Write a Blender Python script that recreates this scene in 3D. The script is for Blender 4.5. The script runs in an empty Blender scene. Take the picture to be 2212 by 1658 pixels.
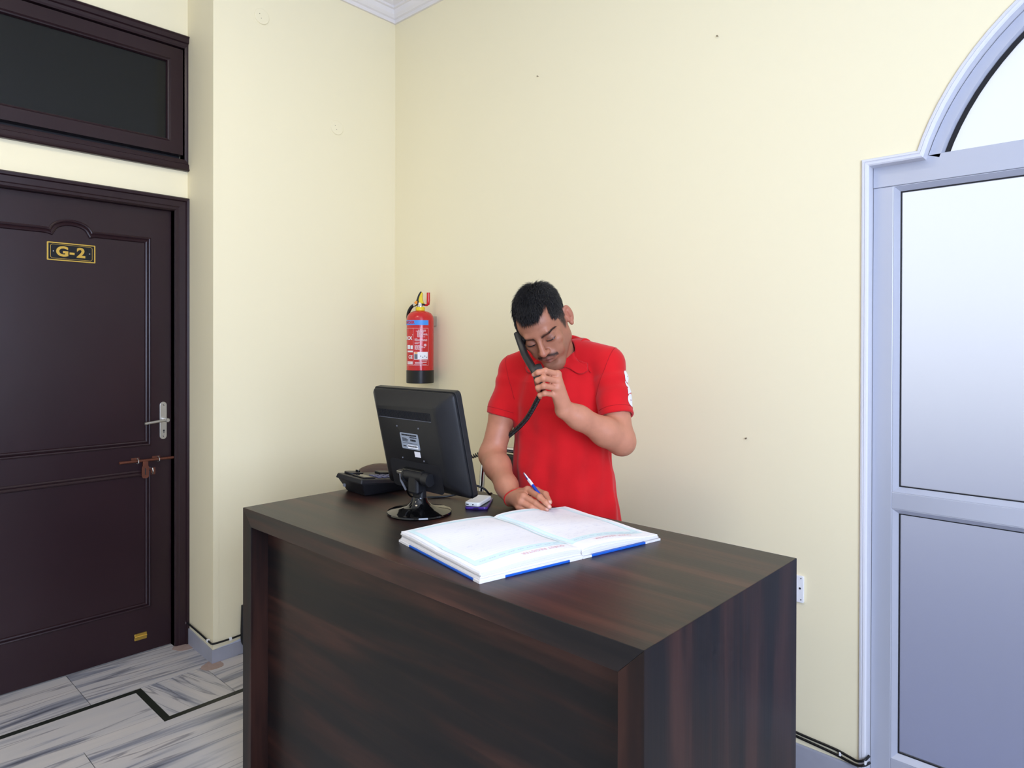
import bpy, bmesh, math, random
import numpy as np
from mathutils import Vector, Matrix
from mathutils.bvhtree import BVHTree

random.seed(4)
rng = np.random.default_rng(4)
SC = bpy.context.scene
COL = SC.collection
PI = math.pi

# ------------------------------------------------------------------ camera
F_PX = 1467.05
cam_d = bpy.data.cameras.new('camera')
cam_d.sensor_width = 36.0
cam_d.lens = 36.0 * F_PX / 2212.0
cam_d.shift_x = 0.00054
cam_d.shift_y = -0.03437
cam_d.clip_start = 0.05
cam = bpy.data.objects.new('camera', cam_d)
COL.objects.link(cam)
CR = Vector((0.7313, 0.6820, 0.0026)).normalized()
CF = Vector((-0.6820, 0.7313, -0.0051)).normalized()
CU = CR.cross(CF).normalized()
CR = CF.cross(CU).normalized()
cam.matrix_world = Matrix(((CR.x, CU.x, -CF.x, 3.0186), (CR.y, CU.y, -CF.y, -2.2951), (CR.z, CU.z, -CF.z, 1.40), (0, 0, 0, 1)))
SC.camera = cam

# ------------------------------------------------------------------ world, exposure
SC.view_settings.view_transform = 'Standard'
SC.view_settings.look = 'None'
SC.view_settings.gamma = 1.0
SC.view_settings.use_curve_mapping = False
SC.view_settings.exposure = 0.07
SC.cycles.use_denoising = True
SC.cycles.max_bounces = 7
SC.cycles.diffuse_bounces = 4
SC.cycles.glossy_bounces = 3
SC.cycles.transmission_bounces = 4
SC.cycles.use_adaptive_sampling = True
SC.cycles.adaptive_threshold = 0.03
SC.cycles.caustics_reflective = False
SC.cycles.sample_clamp_indirect = 8.0
w = bpy.data.worlds.new('overcast_sky')
SC.world = w
w.use_nodes = True
bg = w.node_tree.nodes['Background']
bg.inputs['Color'].default_value = (0.86, 0.92, 1.0, 1)
bg.inputs['Strength'].default_value = 1.15

CEIL = 3.27
LAMPS = [((1.30, -2.15), 13), ((0.9, -4.4), 8), ((3.6, -4.4), 6)]   # ceiling panels, emission strength
# daylight through the window in the right-hand wall
WY0, WY1, WZ0, WZ1 = -3.95, -1.55, 0.85, 2.70
al = bpy.data.lights.new('window_daylight', 'AREA')
al.shape = 'RECTANGLE'; al.size = WY1 - WY0 - .1; al.size_y = WZ1 - WZ0 - .1
al.energy = 168.0; al.color = (0.625, 0.742, 1.01)
alo = bpy.data.objects.new('window_daylight', al); COL.objects.link(alo)
alo.location = (4.66, (WY0 + WY1) / 2, (WZ0 + WZ1) / 2)
alo.rotation_euler = (PI / 2, 0, PI / 2)

# ------------------------------------------------------------------ materials
def lin(r, g, b):
    f = lambda c: (c / 255 / 12.92) if c / 255 <= 0.04045 else ((c / 255 + 0.055) / 1.055) ** 2.4
    return (f(r), f(g), f(b), 1.0)

def new_mat(name):
    m = bpy.data.materials.new(name)
    m.use_nodes = True
    nt = m.node_tree
    return m, nt, nt.nodes['Principled BSDF']

def mat(name, col, rough=0.5, metal=0.0, spec=0.5, bump=0.0, bscale=60.0, var=0.0, vscale=8.0, coat=0.0, trans=0.0, sheen=0.0, ior=1.45):
    m, nt, b = new_mat(name)
    b.inputs['Base Color'].default_value = col
    b.inputs['Roughness'].default_value = rough
    b.inputs['Metallic'].default_value = metal
    b.inputs['Specular IOR Level'].default_value = spec
    b.inputs['Coat Weight'].default_value = coat
    b.inputs['Transmission Weight'].default_value = trans
    b.inputs['Sheen Weight'].default_value = sheen
    b.inputs['IOR'].default_value = ior
    tc = nt.nodes.new('ShaderNodeTexCoord')
    if var > 0:
        n = nt.nodes.new('ShaderNodeTexNoise')
        n.inputs['Scale'].default_value = vscale
        n.inputs['Detail'].default_value = 6
        nt.links.new(tc.outputs['Object'], n.inputs['Vector'])
        mx = nt.nodes.new('ShaderNodeMix'); mx.data_type = 'RGBA'
        mx.inputs['A'].default_value = tuple(c * (1 - var) for c in col[:3]) + (1,)
        mx.inputs['B'].default_value = tuple(min(1, c * (1 + var)) for c in col[:3]) + (1,)
        nt.links.new(n.outputs['Fac'], mx.inputs['Factor'])
        nt.links.new(mx.outputs['Result'], b.inputs['Base Color'])
    if bump > 0:
        n2 = nt.nodes.new('ShaderNodeTexNoise')
        n2.inputs['Scale'].default_value = bscale
        n2.inputs['Detail'].default_value = 5
        nt.links.new(tc.outputs['Object'], n2.inputs['Vector'])
        bp = nt.nodes.new('ShaderNodeBump')
        bp.inputs['Strength'].default_value = bump
        bp.inputs['Distance'].default_value = 0.01
        nt.links.new(n2.outputs['Fac'], bp.inputs['Height'])
        nt.links.new(bp.outputs['Normal'], b.inputs['Normal'])
    return m

def ramp(nt, stops):
    r = nt.nodes.new('ShaderNodeValToRGB')
    e = r.color_ramp.elements
    while len(e) < len(stops):
        e.new(0.5)
    for el, (p, c) in zip(e, stops):
        el.position = p
        el.color = c
    return r

def wood(name, axis, seed, dk=1.0):
    """dark laminate; axis = grain direction 0,1,2"""
    m, nt, b = new_mat(name)
    tc = nt.nodes.new('ShaderNodeTexCoord')
    mp = nt.nodes.new('ShaderNodeMapping')
    s = [5.6, 5.6, 5.6]; s[axis] = 0.45
    mp.inputs['Scale'].default_value = s
    mp.inputs['Location'].default_value = (seed, seed * 1.7, seed * .6)
    nt.links.new(tc.outputs['Object'], mp.inputs['Vector'])
    n = nt.nodes.new('ShaderNodeTexNoise')
    n.inputs['Scale'].default_value = 2.4; n.inputs['Detail'].default_value = 4; n.inputs['Roughness'].default_value = 0.55
    n.inputs['Distortion'].default_value = 0.4
    nt.links.new(mp.outputs['Vector'], n.inputs['Vector'])
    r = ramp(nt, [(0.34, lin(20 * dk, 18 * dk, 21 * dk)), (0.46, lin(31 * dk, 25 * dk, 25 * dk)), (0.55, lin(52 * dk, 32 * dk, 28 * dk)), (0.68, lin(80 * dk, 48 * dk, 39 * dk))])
    nt.links.new(n.outputs['Fac'], r.inputs['Fac'])
    mp2 = nt.nodes.new('ShaderNodeMapping')
    s2 = [55.0, 55.0, 55.0]; s2[axis] = 1.6
    mp2.inputs['Scale'].default_value = s2
    nt.links.new(tc.outputs['Object'], mp2.inputs['Vector'])
    n2 = nt.nodes.new('ShaderNodeTexNoise')
    n2.inputs['Scale'].default_value = 2.0; n2.inputs['Detail'].default_value = 3
    nt.links.new(mp2.outputs['Vector'], n2.inputs['Vector'])
    mx = nt.nodes.new('ShaderNodeMix'); mx.data_type = 'RGBA'; mx.blend_type = 'MULTIPLY'
    mx.inputs['Factor'].default_value = 0.35
    nt.links.new(r.outputs['Color'], mx.inputs['A'])
    nt.links.new(n2.outputs['Fac'], mx.inputs['B'])
    nt.links.new(mx.outputs['Result'], b.inputs['Base Color'])
    b.inputs['Roughness'].default_value = 0.36
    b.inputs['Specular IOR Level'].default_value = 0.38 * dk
    bp = nt.nodes.new('ShaderNodeBump'); bp.inputs['Strength'].default_value = 0.05; bp.inputs['Distance'].default_value = 0.003
    nt.links.new(n2.outputs['Fac'], bp.inputs['Height'])
    nt.links.new(bp.outputs['Normal'], b.inputs['Normal'])
    return m

def marble(name, ang, seed, dark=1.0, fq=1.0):
    m, nt, b = new_mat(name)
    tc = nt.nodes.new('ShaderNodeTexCoord')
    rot = nt.nodes.new('ShaderNodeMapping')
    rot.inputs['Rotation'].default_value = (0, 0, ang)
    rot.inputs['Location'].default_value = (seed * 3.1, seed * 1.3, 0)
    nt.links.new(tc.outputs['Object'], rot.inputs['Vector'])
    mp = nt.nodes.new('ShaderNodeMapping')
    mp.inputs['Scale'].default_value = (6.0 * fq, 0.42 * fq, 1.0)
    nt.links.new(rot.outputs['Vector'], mp.inputs['Vector'])
    n = nt.nodes.new('ShaderNodeTexNoise')
    n.inputs['Scale'].default_value = 2.2; n.inputs['Detail'].default_value = 6; n.inputs['Roughness'].default_value = 0.55
    n.inputs['Distortion'].default_value = 0.25
    nt.links.new(mp.outputs['Vector'], n.inputs['Vector'])
    d = dark
    r = ramp(nt, [(0.30, lin(84 * d, 86 * d, 96 * d)), (0.40, lin(136 * d, 137 * d, 146 * d)), (0.47, lin(182, 178, 178)), (0.75, lin(198, 190, 184))])
    nt.links.new(n.outputs['Fac'], r.inputs['Fac'])
    # thin dark veins
    mp3 = nt.nodes.new('ShaderNodeMapping')
    mp3.inputs['Scale'].default_value = (8.0 * fq, 0.5 * fq, 1.0); mp3.inputs['Location'].default_value = (seed, 2 * seed, 0)
    nt.links.new(rot.outputs['Vector'], mp3.inputs['Vector'])
    n3 = nt.nodes.new('ShaderNodeTexNoise'); n3.inputs['Scale'].default_value = 1.5; n3.inputs['Detail'].default_value = 3
    nt.links.new(mp3.outputs['Vector'], n3.inputs['Vector'])
    r3 = ramp(nt, [(0.470, (1, 1, 1, 1)), (0.492, (0.40, 0.41, 0.46, 1)), (0.500, (0.30, 0.31, 0.36, 1)), (0.515, (1, 1, 1, 1))])
    nt.links.new(n3.outputs['Fac'], r3.inputs['Fac'])
    mx = nt.nodes.new('ShaderNodeMix'); mx.data_type = 'RGBA'; mx.blend_type = 'MULTIPLY'
    mx.inputs['Factor'].default_value = 0.7
    nt.links.new(r.outputs['Color'], mx.inputs['A']); nt.links.new(r3.outputs['Color'], mx.inputs['B'])
    nt.links.new(mx.outputs['Result'], b.inputs['Base Color'])
    b.inputs['Roughness'].default_value = 0.28
    return m

M = {}
M['wall'] = mat('cream_paint', lin(241, 230, 195), 0.55, spec=0.3)
M['wall2'] = mat('unseen_wall_white', lin(236, 236, 234), 0.6)  # unseen walls, made white instead of cream to cut yellow bounce light
M['white'] = mat('white_gloss_paint', lin(218, 218, 224), 0.4)
M['ceil'] = mat('ceiling_paint', lin(236, 234, 230), 0.7)
M['cornice'] = mat('plaster_cornice', lin(232, 226, 222), 0.6)
M['door'] = mat('dark_brown_enamel', lin(40, 24, 28), 0.30, spec=0.38, bump=0.05, bscale=9, var=0.2, vscale=5)
M['tone'] = mat('dark_room_glass', lin(24, 25, 24), 0.12, spec=0.35, var=0.15, vscale=2)  # opaque pane; the dark of the room behind is put into its colour
M['alu'] = mat('anodised_aluminium', lin(190, 193, 205), 0.38, metal=0.35)
M['gasket'] = mat('black_rubber_gasket', lin(18, 18, 24), 0.6)
M['black'] = mat('black_plastic', lin(24, 24, 27), 0.42, bump=0.03, bscale=300, var=0.12, vscale=10)
M['blackgloss'] = mat('gloss_black_plastic', lin(12, 12, 13), 0.07, coat=0.3)
M['cable'] = mat('black_cable', lin(15, 15, 17), 0.35)
M['grey_skirt'] = mat('grey_skirting_marble', lin(160, 161, 172), 0.4, var=0.12, vscale=14)
M['steel'] = mat('brushed_steel', lin(190, 186, 178), 0.32, metal=0.9)
M['chrome'] = mat('chrome', lin(215, 215, 218), 0.08, metal=1.0)
M['rust'] = mat('rusted_iron', lin(92, 48, 30), 0.6, metal=0.3, var=0.4, vscale=60, bump=0.1, bscale=200)
M['brass'] = mat('brass', lin(214, 176, 84), 0.28, metal=0.9)
M['plate_black'] = mat('black_plate', lin(14, 17, 24), 0.2)
M['brown_leather'] = mat('brown_leatherette', lin(86, 68, 60), 0.5, bump=0.06, bscale=90)
M['black_leather'] = mat('black_leatherette', lin(20, 20, 22), 0.4, bump=0.06, bscale=90)
M['ext_red'] = mat('fire_red_enamel', lin(200, 18, 24), 0.22, coat=0.4)
M['ext_black'] = mat('extinguisher_black_band', lin(16, 16, 16), 0.35)
M['yellow'] = mat('yellow_plastic', lin(232, 205, 40), 0.4)
M['orange'] = mat('orange_seal', lin(245, 150, 20), 0.5)
M['print_blue'] = mat('blue_print', lin(70, 150, 235), 0.4)
M['print_white'] = mat('white_print', lin(235, 232, 236), 0.5)
M['print_pink'] = mat('pale_pink_print', lin(228, 190, 196), 0.5)
M['print_red'] = mat('red_print', lin(190, 30, 60), 0.5)
M['print_grey'] = mat('grey_print', lin(110, 112, 120), 0.5)
M['print_dark'] = mat('dark_ink', lin(90, 92, 120), 0.6)
M['paper'] = mat('white_paper', lin(246, 246, 250), 0.7)
M['page_edge'] = mat('page_edges', lin(226, 222, 220), 0.8, bump=0.2, bscale=400)
M['page_cyan'] = mat('pale_cyan_print', lin(218, 242, 247), 0.7)
M['page_red'] = mat('faint_red_print', lin(238, 190, 200), 0.7)
M['page_ink'] = mat('faint_pen_ink', lin(212, 214, 228), 0.7)
M['cover_blue'] = mat('blue_cover', lin(30, 92, 190), 0.35, var=0.15, vscale=30)
M['silver_lab'] = mat('silver_label', lin(150, 158, 170), 0.35)
M['pen_blue'] = mat('blue_pen_plastic', lin(24, 70, 180), 0.25)
M['purple'] = mat('purple_phone_shell', lin(74, 46, 140), 0.22, coat=0.3)
M['wphone'] = mat('white_phone_shell', lin(240, 240, 236), 0.3)
M['glassblk'] = mat('phone_screen', lin(10, 10, 14), 0.06)
M['hair'] = mat('black_hair', lin(22, 19, 21), 0.30, spec=0.6)
M['shoe'] = mat('black_shoe', lin(18, 17, 17), 0.35)
M['trouser'] = mat('dark_trouser', lin(40, 42, 52), 0.8, bump=0.1, bscale=200)
M['thread'] = mat('red_thread', lin(205, 40, 38), 0.8)
M['socket'] = mat('white_plastic', lin(236, 236, 238), 0.35)
M['grime'] = mat('old_plaster', lin(178, 176, 172), 0.9, var=0.1, vscale=30)
M['nailm'] = mat('rusty_nail', lin(150, 136, 112), 0.5, metal=0.5)
M['outside'] = mat('outside_paving', lin(126, 130, 156), 0.9)
M['lamp_body'] = mat('lamp_housing', lin(235, 235, 235), 0.5)
M['wood_top'] = wood('dark_laminate_top', 0, 2.0)
M['wood_front'] = wood('shaded_laminate_front', 0, 5.3, 0.85)  # darker copy of the top laminate, front shade put into the colour
M['wood_side'] = wood('shaded_laminate_side', 2, 9.1, 0.72)  # darkest copy, shade of the desk side put into colour and gloss

def frosted():
    m, nt, b = new_mat('frosted_glass')
    b.inputs['Base Color'].default_value = (0.93, 0.94, 1.0, 1)
    b.inputs['Transmission Weight'].default_value = 1.0
    b.inputs['Roughness'].default_value = 0.75
    b.inputs['IOR'].default_value = 1.25
    return m
M['frost'] = frosted()

def emis(name, col, st):
    m, nt, b = new_mat(name)
    b.inputs['Base Color'].default_value = (0.8, 0.8, 0.8, 1)
    b.inputs['Emission Color'].default_value = col
    b.inputs['Emission Strength'].default_value = st
    return m

# ------------------------------------------------------------------ mesh helpers
def link_mesh(name, me, m, parent=None, smooth=False, bevel=0.0, seg=2):
    if m is not None:
        me.materials.append(m)
    if smooth:
        me.polygons.foreach_set('use_smooth', [True] * len(me.polygons))
    o = bpy.data.objects.new(name, me)
    COL.objects.link(o)
    if parent is not None:
        o.parent = parent
    if bevel > 0:
        bv = o.modifiers.new('bevel', 'BEVEL')
        bv.width = bevel; bv.segments = seg; bv.limit_method = 'ANGLE'
        bv.harden_normals = False
    return o

def from_py(name, v, f, m, parent=None, smooth=False, bevel=0.0, seg=2):
    me = bpy.data.meshes.new(name)
    me.from_pydata([tuple(map(float, p)) for p in v], [], f)
    me.update()
    return link_mesh(name, me, m, parent, smooth, bevel, seg)

class MB:
    def __init__(s):
        s.v = []; s.f = []
    def add(s, v, f):
        n = len(s.v)
        s.v += [tuple(p) for p in v]
        s.f += [tuple(i + n for i in q) for q in f]
        return s
    def box(s, x0, x1, y0, y1, z0, z1):
        v = [(x, y, z) for z in (z0, z1) for y in (y0, y1) for x in (x0, x1)]
        return s.add(v, [(0, 2, 3, 1), (4, 5, 7, 6), (0, 1, 5, 4), (2, 6, 7, 3), (0, 4, 6, 2), (1, 3, 7, 5)])
    def hexa(s, bot, top):
        v = list(bot) + list(top)
        return s.add(v, [(3, 2, 1, 0), (4, 5, 6, 7), (0, 1, 5, 4), (1, 2, 6, 5), (2, 3, 7, 6), (3, 0, 4, 7)])
    def lathe(s, prof, seg=32, c=(0, 0, 0), M4=None, cap=True):
        """profile [(r,z)] turned about z"""
        v = []; f = []
        n = len(prof)
        for r, z in prof:
            for k in range(seg):
                a = 2 * PI * k / seg
                v.append(Vector((r * math.cos(a), r * math.sin(a), z)))
        for i in range(n - 1):
            for k in range(seg):
                k2 = (k + 1) % seg
                f.append((i * seg + k, i * seg + k2, (i + 1) * seg + k2, (i + 1) * seg + k))
        if cap:
            f.append(tuple(reversed(range(seg))))
            f.append(tuple(range((n - 1) * seg, n * seg)))
        if M4 is not None:
            v = [M4 @ p for p in v]
        return s.add([(p[0] + c[0], p[1] + c[1], p[2] + c[2]) for p in v], f)
    def tube(s, pts, r, seg=10, closed=False, cap=True):
        pts = [Vector(p) for p in pts]
        n = len(pts)
        rs = r if isinstance(r, (list, tuple)) else [r] * n
        v = []; f = []
        up = None
        for i, p in enumerate(pts):
            if closed:
                t = pts[(i + 1) % n] - pts[i - 1]
            else:
                t = pts[min(i + 1, n - 1)] - pts[max(i - 1, 0)]
            t.normalize()
            if up is None:
                a = Vector((0, 0, 1)) if abs(t.z) < 0.9 else Vector((1, 0, 0))
                up = (a - t * a.dot(t)).normalized()
            else:
                up = (up - t * up.dot(t)).normalized()
            sd = t.cross(up)
            for k in range(seg):
                a = 2 * PI * k / seg
                v.append(p + (up * math.cos(a) + sd * math.sin(a)) * rs[i])
        rng_ = n if closed else n - 1
        for i in range(rng_):
            j = (i + 1) % n
            for k in range(seg):
                k2 = (k + 1) % seg
                f.append((i * seg + k, i * seg + k2, j * seg + k2, j * seg + k))
        if cap and not closed:
            f.append(tuple(reversed(range(seg))))
            f.append(tuple(range((n - 1) * seg, n * seg)))
        return s.add(v, f)
    def sweep(s, path, prof, mapf, closed=True):
        """mitred sweep of a profile [(offset outward-left, height)] along a 2D path; mapf(a,b,h)->xyz"""
        n = len(path); P = [Vector(p) for p in path]
        rows = []
        for i in range(n):
            if closed:
                d0 = (P[i] - P[i - 1]).normalized(); d1 = (P[(i + 1) % n] - P[i]).normalized()
            else:
                d1 = (P[min(i + 1, n - 1)] - P[min(i, n - 2)]).normalized()
                d0 = (P[max(i, 1)] - P[max(i, 1) - 1]).normalized()
            n0 = Vector((-d0.y, d0.x)); n1 = Vector((-d1.y, d1.x))
            m = (n0 + n1).normalized(); k = 1 / max(0.35, m.dot(n0))
            rows.append([mapf(P[i].x + m.x * k * o, P[i].y + m.y * k * o, h) for o, h in prof])
        v = [p for r in rows for p in r]; q = len(prof); f = []
        for i in range(n if closed else n - 1):
            j = (i + 1) % n
            for k in range(q - 1):
                f.append((i * q + k, i * q + k + 1, j * q + k + 1, j * q + k))
        if not closed:
            f.append(tuple(range(q))); f.append(tuple(reversed(range((n - 1) * q, n * q))))
        return s.add(v, f)
    def prism(s, poly, mapf, h0, h1):
        n = len(poly)
        v = [mapf(a, b, h0) for a, b in poly] + [mapf(a, b, h1) for a, b in poly]
        f = [tuple(reversed(range(n))), tuple(range(n, 2 * n))]
        f += [(i, (i + 1) % n, n + (i + 1) % n, n + i) for i in range(n)]
        return s.add(v, f)
    def build(s, name, m, parent=None, smooth=False, bevel=0.0, seg=2, fix=True):
        me = bpy.data.meshes.new(name)
        me.from_pydata([tuple(map(float, p)) for p in s.v], [], s.f)
        if fix:
            bm = bmesh.new(); bm.from_mesh(me)
            bmesh.ops.recalc_face_normals(bm, faces=bm.faces)
            bm.to_mesh(me); bm.free()
        me.update()
        return link_mesh(name, me, m, parent, smooth, bevel, seg)

def auto_smooth(o, deg=35):
    me = o.data
    me.polygons.foreach_set('use_smooth', [True] * len(me.polygons))
    bm = bmesh.new(); bm.from_mesh(me)
    for e in bm.edges:
        if len(e.link_faces) == 2:
            try:
                if e.calc_face_angle() > math.radians(deg):
                    e.smooth = False
            except ValueError:
                pass
    bm.to_mesh(me); bm.free()
    return o

def empty(name, loc=(0, 0, 0), rz=0.0):
    o = bpy.data.objects.new(name, None)
    o.location = loc; o.rotation_euler = (0, 0, rz)
    o.empty_display_size = 0.05
    COL.objects.link(o)
    return o

def tag(o, label=None, cat=None, group=None, kind=None):
    if label: o['label'] = label
    if cat: o['category'] = cat
    if group: o['group'] = group
    if kind: o['kind'] = kind
    return o

def text_mesh(body, size, bold=0.0, spacing=1.0):
    cu = bpy.data.curves.new('t', 'FONT')
    cu.body = body; cu.size = size; cu.align_x = 'CENTER'; cu.align_y = 'CENTER'
    cu.offset = bold; cu.space_character = spacing; cu.resolution_u = 4
    o = bpy.data.objects.new('t', cu)
    COL.objects.link(o)
    dg = bpy.context.evaluated_depsgraph_get()
    me = bpy.data.meshes.new_from_object(o.evaluated_get(dg))
    v = [tuple(p.co) for p in me.vertices]; f = [tuple(p.vertices) for p in me.polygons]
    bpy.data.objects.remove(o); bpy.data.curves.remove(cu); bpy.data.meshes.remove(me)
    return v, f

def rbox2d(w, h, r, n=5):
    pts = []
    for cx, cy, a0 in ((w / 2 - r, h / 2 - r, 0), (-w / 2 + r, h / 2 - r, PI / 2), (-w / 2 + r, -h / 2 + r, PI), (w / 2 - r, -h / 2 + r, 1.5 * PI)):
        for k in range(n + 1):
            a = a0 + PI / 2 * k / n
            pts.append((cx + r * math.cos(a), cy + r * math.sin(a)))
    return pts

XZ = lambda y0: (lambda a, b, h: (a, y0 + h, b))
YZ = lambda x0: (lambda a, b, h: (x0 + h, a, b))
XY = lambda z0: (lambda a, b, h: (a, b, z0 + h))

# ================================================================== THE SETTING
XD = -0.2685          # plane of the recessed door wall
XR, YF = 4.75, -6.2    # far right and front walls of the lobby

# back wall with the arched opening
OX0, OX1, OZ, OXS = 2.392, 4.206, 1.957, 2.545
ACX, ACZ, AR = 3.299, 1.736, 0.793
def opening(dx=0.0):
    """outline of the doorway, grown outwards by dx"""
    r = AR + dx; zt = OZ + dx
    pts = [(OX0 - dx, 0.0), (OX0 - dx, zt)]
    a0 = math.asin((zt - ACZ) / r)
    n = 40
    for k in range(n + 1):
        a = PI - a0 - (PI - 2 * a0) * k / n
        pts.append((ACX + r * math.cos(a), ACZ + r * math.sin(a)))
    pts += [(OX1 + dx, zt), (OX1 + dx, 0.0)]
    return pts
op = opening(.010)
poly = [(XD, 0.0)] + op + [(XR, 0.0), (XR, CEIL), (XD, CEIL)]
wb = MB().prism(poly, XZ(0), 0.0, 0.16).build('wall_back', M['wall'])
tag(wb, 'cream painted back wall behind the man', kind='structure')

# main left wall, ending in the corner beside the door
wl = MB().hexa([(0, 0, 0), (0.03, -1.01, 0), (XD, -1.0, 0), (XD, 0, 0)], [(0, 0, CEIL), (0.03, -1.01, CEIL), (XD, -1.0, CEIL), (XD, 0, CEIL)]).build('wall_left', M['wall'])
tag(wl, 'cream painted left wall with outer corner beside the door', kind='structure')

cb = MB().hexa([(0.0300, -1.0098, 0.06), (0.0290, -0.984, 0.06), (0.0312, -0.984, 0.06), (0.0325, -1.0098, 0.06)], [(0.0300, -1.0098, CEIL), (0.0290, -0.984, CEIL), (0.0312, -0.984, CEIL), (0.0325, -1.0098, CEIL)]).build('corner_bead', M['wall'], wl)

# recessed door wall with openings
DY0, DY1 = -1.872, -1.060      # door opening
TY0, TY1 = -1.915, -1.015      # transom opening
m_ = MB()
X1 = XD - 0.16
m_.box(X1, XD, YF, TY0, 0, CEIL); m_.box(X1, XD, DY1, -0.95, 0, 2.26); m_.box(X1, XD, TY1, -0.95, 2.26, CEIL)
m_.box(X1, XD, TY0, DY0, 0, 2.02); m_.box(X1, XD, TY0, DY1, 2.02, 2.26); m_.box(X1, XD, TY0, TY1, 2.79, CEIL)
tag(m_.build('wall_door', M['wall']), 'cream painted recessed wall around the brown door', kind='structure')
tag(MB().box(XR, XR + .15, YF, WY0, 0, CEIL).box(XR, XR + .15, WY1, 0.16, 0, CEIL).box(XR, XR + .15, WY0, WY1, 0, WZ0).box(XR, XR + .15, WY0, WY1, WZ1, CEIL).build('wall_right', M['wall2']), 'unseen right wall, whitened to cut yellow bounce, with a wide window', kind='structure')
tag(MB().box(X1, XR, YF - .15, YF, 0, CEIL).build('wall_front', M['wall2']), 'unseen wall behind the camera, whitened to cut yellow bounce', kind='structure')
tag(MB().box(X1, XR, YF, 0.16, CEIL, CEIL + .12).build('ceiling', M['ceil']), 'white ceiling', kind='structure')
tag(MB().box(-4, 12, 0.2, 14, -0.2, -0.06).build('ground_outside', M['outside']), 'grey paving outside the frosted door', kind='structure')

w2 = empty('window_2', (XR, (WY0 + WY1) / 2, WZ0)); tag(w2, 'wide aluminium window with frosted panes in the right wall', kind='structure')
hw, hh = (WY1 - WY0) / 2, WZ1 - WZ0
MB().sweep([(-hw, 0), (hw, 0), (hw, hh), (-hw, hh)], [(0, 0), (.05, 0), (.05, .05), (0, .05)], lambda a, b, h: (h + .03, a, b)).build('window_frame', M['alu'], w2)
MB().box(.03, .08, -.025, .025, .05, hh - .05).build('mullion', M['alu'], w2)
for s in (-1, 1):
    MB().box(.05, .056, min(s * .025, s * (hw - .05)), max(s * .025, s * (hw - .05)), .05, hh - .05).build('pane', M['frost'], w2)

# cornice
cp = [(0, 0.0), (0.005, -0.0), (0.012, 0.0), (0.012, 0.018), (0.022, 0.022), (0.034, 0.035), (0.042, 0.055), (0.052, 0.058), (0.052, 0.07), (0.075, 0.078), (0.088, 0.092), (0.088, 0.12), (0, 0.12)]
cz = CEIL - 0.115
path = [(XR, 0.0), (0.0, 0.0), (0.03, -1.01), (XD, -1.0), (XD, YF)]
tag(MB().sweep(path, [(o, h) for o, h in cp], XY(cz), closed=False).build('trim_1', M['cornice']), 'white stepped plaster cornice under the ceiling', kind='structure')

# ---------------- floor: marble slabs and dark inlay strips as children
fl = MB().box(XD - .2, XR, YF, 0.16, -0.08, -0.012).build('floor', M['grime'])
tag(fl, 'grey and white streaked marble floor with dark inlay lines', kind='structure')
mar = [marble('streaked_marble_%d' % i, a, s, 1.0, q) for i, (a, s, q) in enumerate([(0.06, 1.0, 1.0), (-0.05, 2.4, 1.0), (0.02, 3.9, 1.0), (1.35, 5.2, 1.5)])]
def slab(x0, x1, y0, y1, k, name='slab'):
    g = 0.0012
    return MB().box(x0 + g, x1 - g, y0 + g, y1 - g, -0.012, 0.0 - random.random() * 0.0006).build(name, mar[k], fl)
slab(XD - .15, 0.035, -1.483, -0.90, 0); slab(XD - .15, 0.035, -2.35, -1.483, 1); slab(XD - .15, 0.035, -3.3, -2.35, 0)
slab(0.060, 0.338, -1.305, -1.052, 3); slab(0.035, 0.338, -1.052, -0.45, 1); slab(0.035, 0.338, -0.45, 0, 0)
slab(0.035, 0.060, -1.305, -1.052, 3)
slab(0.060, 0.363, -2.30, -1.330, 2); slab(0.060, 0.363, -3.3, -2.30, 0)
for (a, b) in ((0.363, 0.96), (0.96, 1.56), (1.56, 2.16), (2.16, 2.76), (2.76, 3.36)):
    off = random.random() * 0.5
    ys = [-3.9 - off, -2.7 - off, -1.55 - off * .4, -0.3 - off * .5, 0.0]
    for q in range(4):
        slab(a, b, ys[q], ys[q + 1], (q + int(a * 10)) % 3)
slab(3.36, XR, -3.0, 0, 1); slab(3.36, XR, YF, -3.0, 2); slab(XD - .15, 3.36, YF, -4.4, 0)
M['inlay'] = mat('black_inlay_stone', lin(30, 34, 28), 0.4, var=0.3, vscale=40)
for (x0, x1, y0, y1) in ((0.035, 0.060, -3.3, -1.330), (0.035, 0.363, -1.330, -1.305), (0.338, 0.363, -1.305, 0.0)):
    MB().box(x0, x1, y0, y1, -0.012, 0.0002).build('inlay_strip', M['inlay'], fl)
# rough mortar patch at the foot of the door jamb
M['mortar'] = mat('reddish_mortar', lin(160, 138, 128), 0.9, var=0.2, vscale=40, bump=0.2, bscale=80)
for cx, cy, rx, ry in ((-0.235, -1.03, .05, .05), (0.055, -1.02, .045, .05)):
    pts = [(cx + rx * math.cos(a) * (0.8 + .35 * random.random()), cy + ry * math.sin(a) * (0.8 + .35 * random.random())) for a in [2 * PI * k / 14 for k in range(14)]]
    MB().prism(pts, XY(0), -0.004, 0.0012).build('mortar_patch', M['mortar'], fl)

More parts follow.
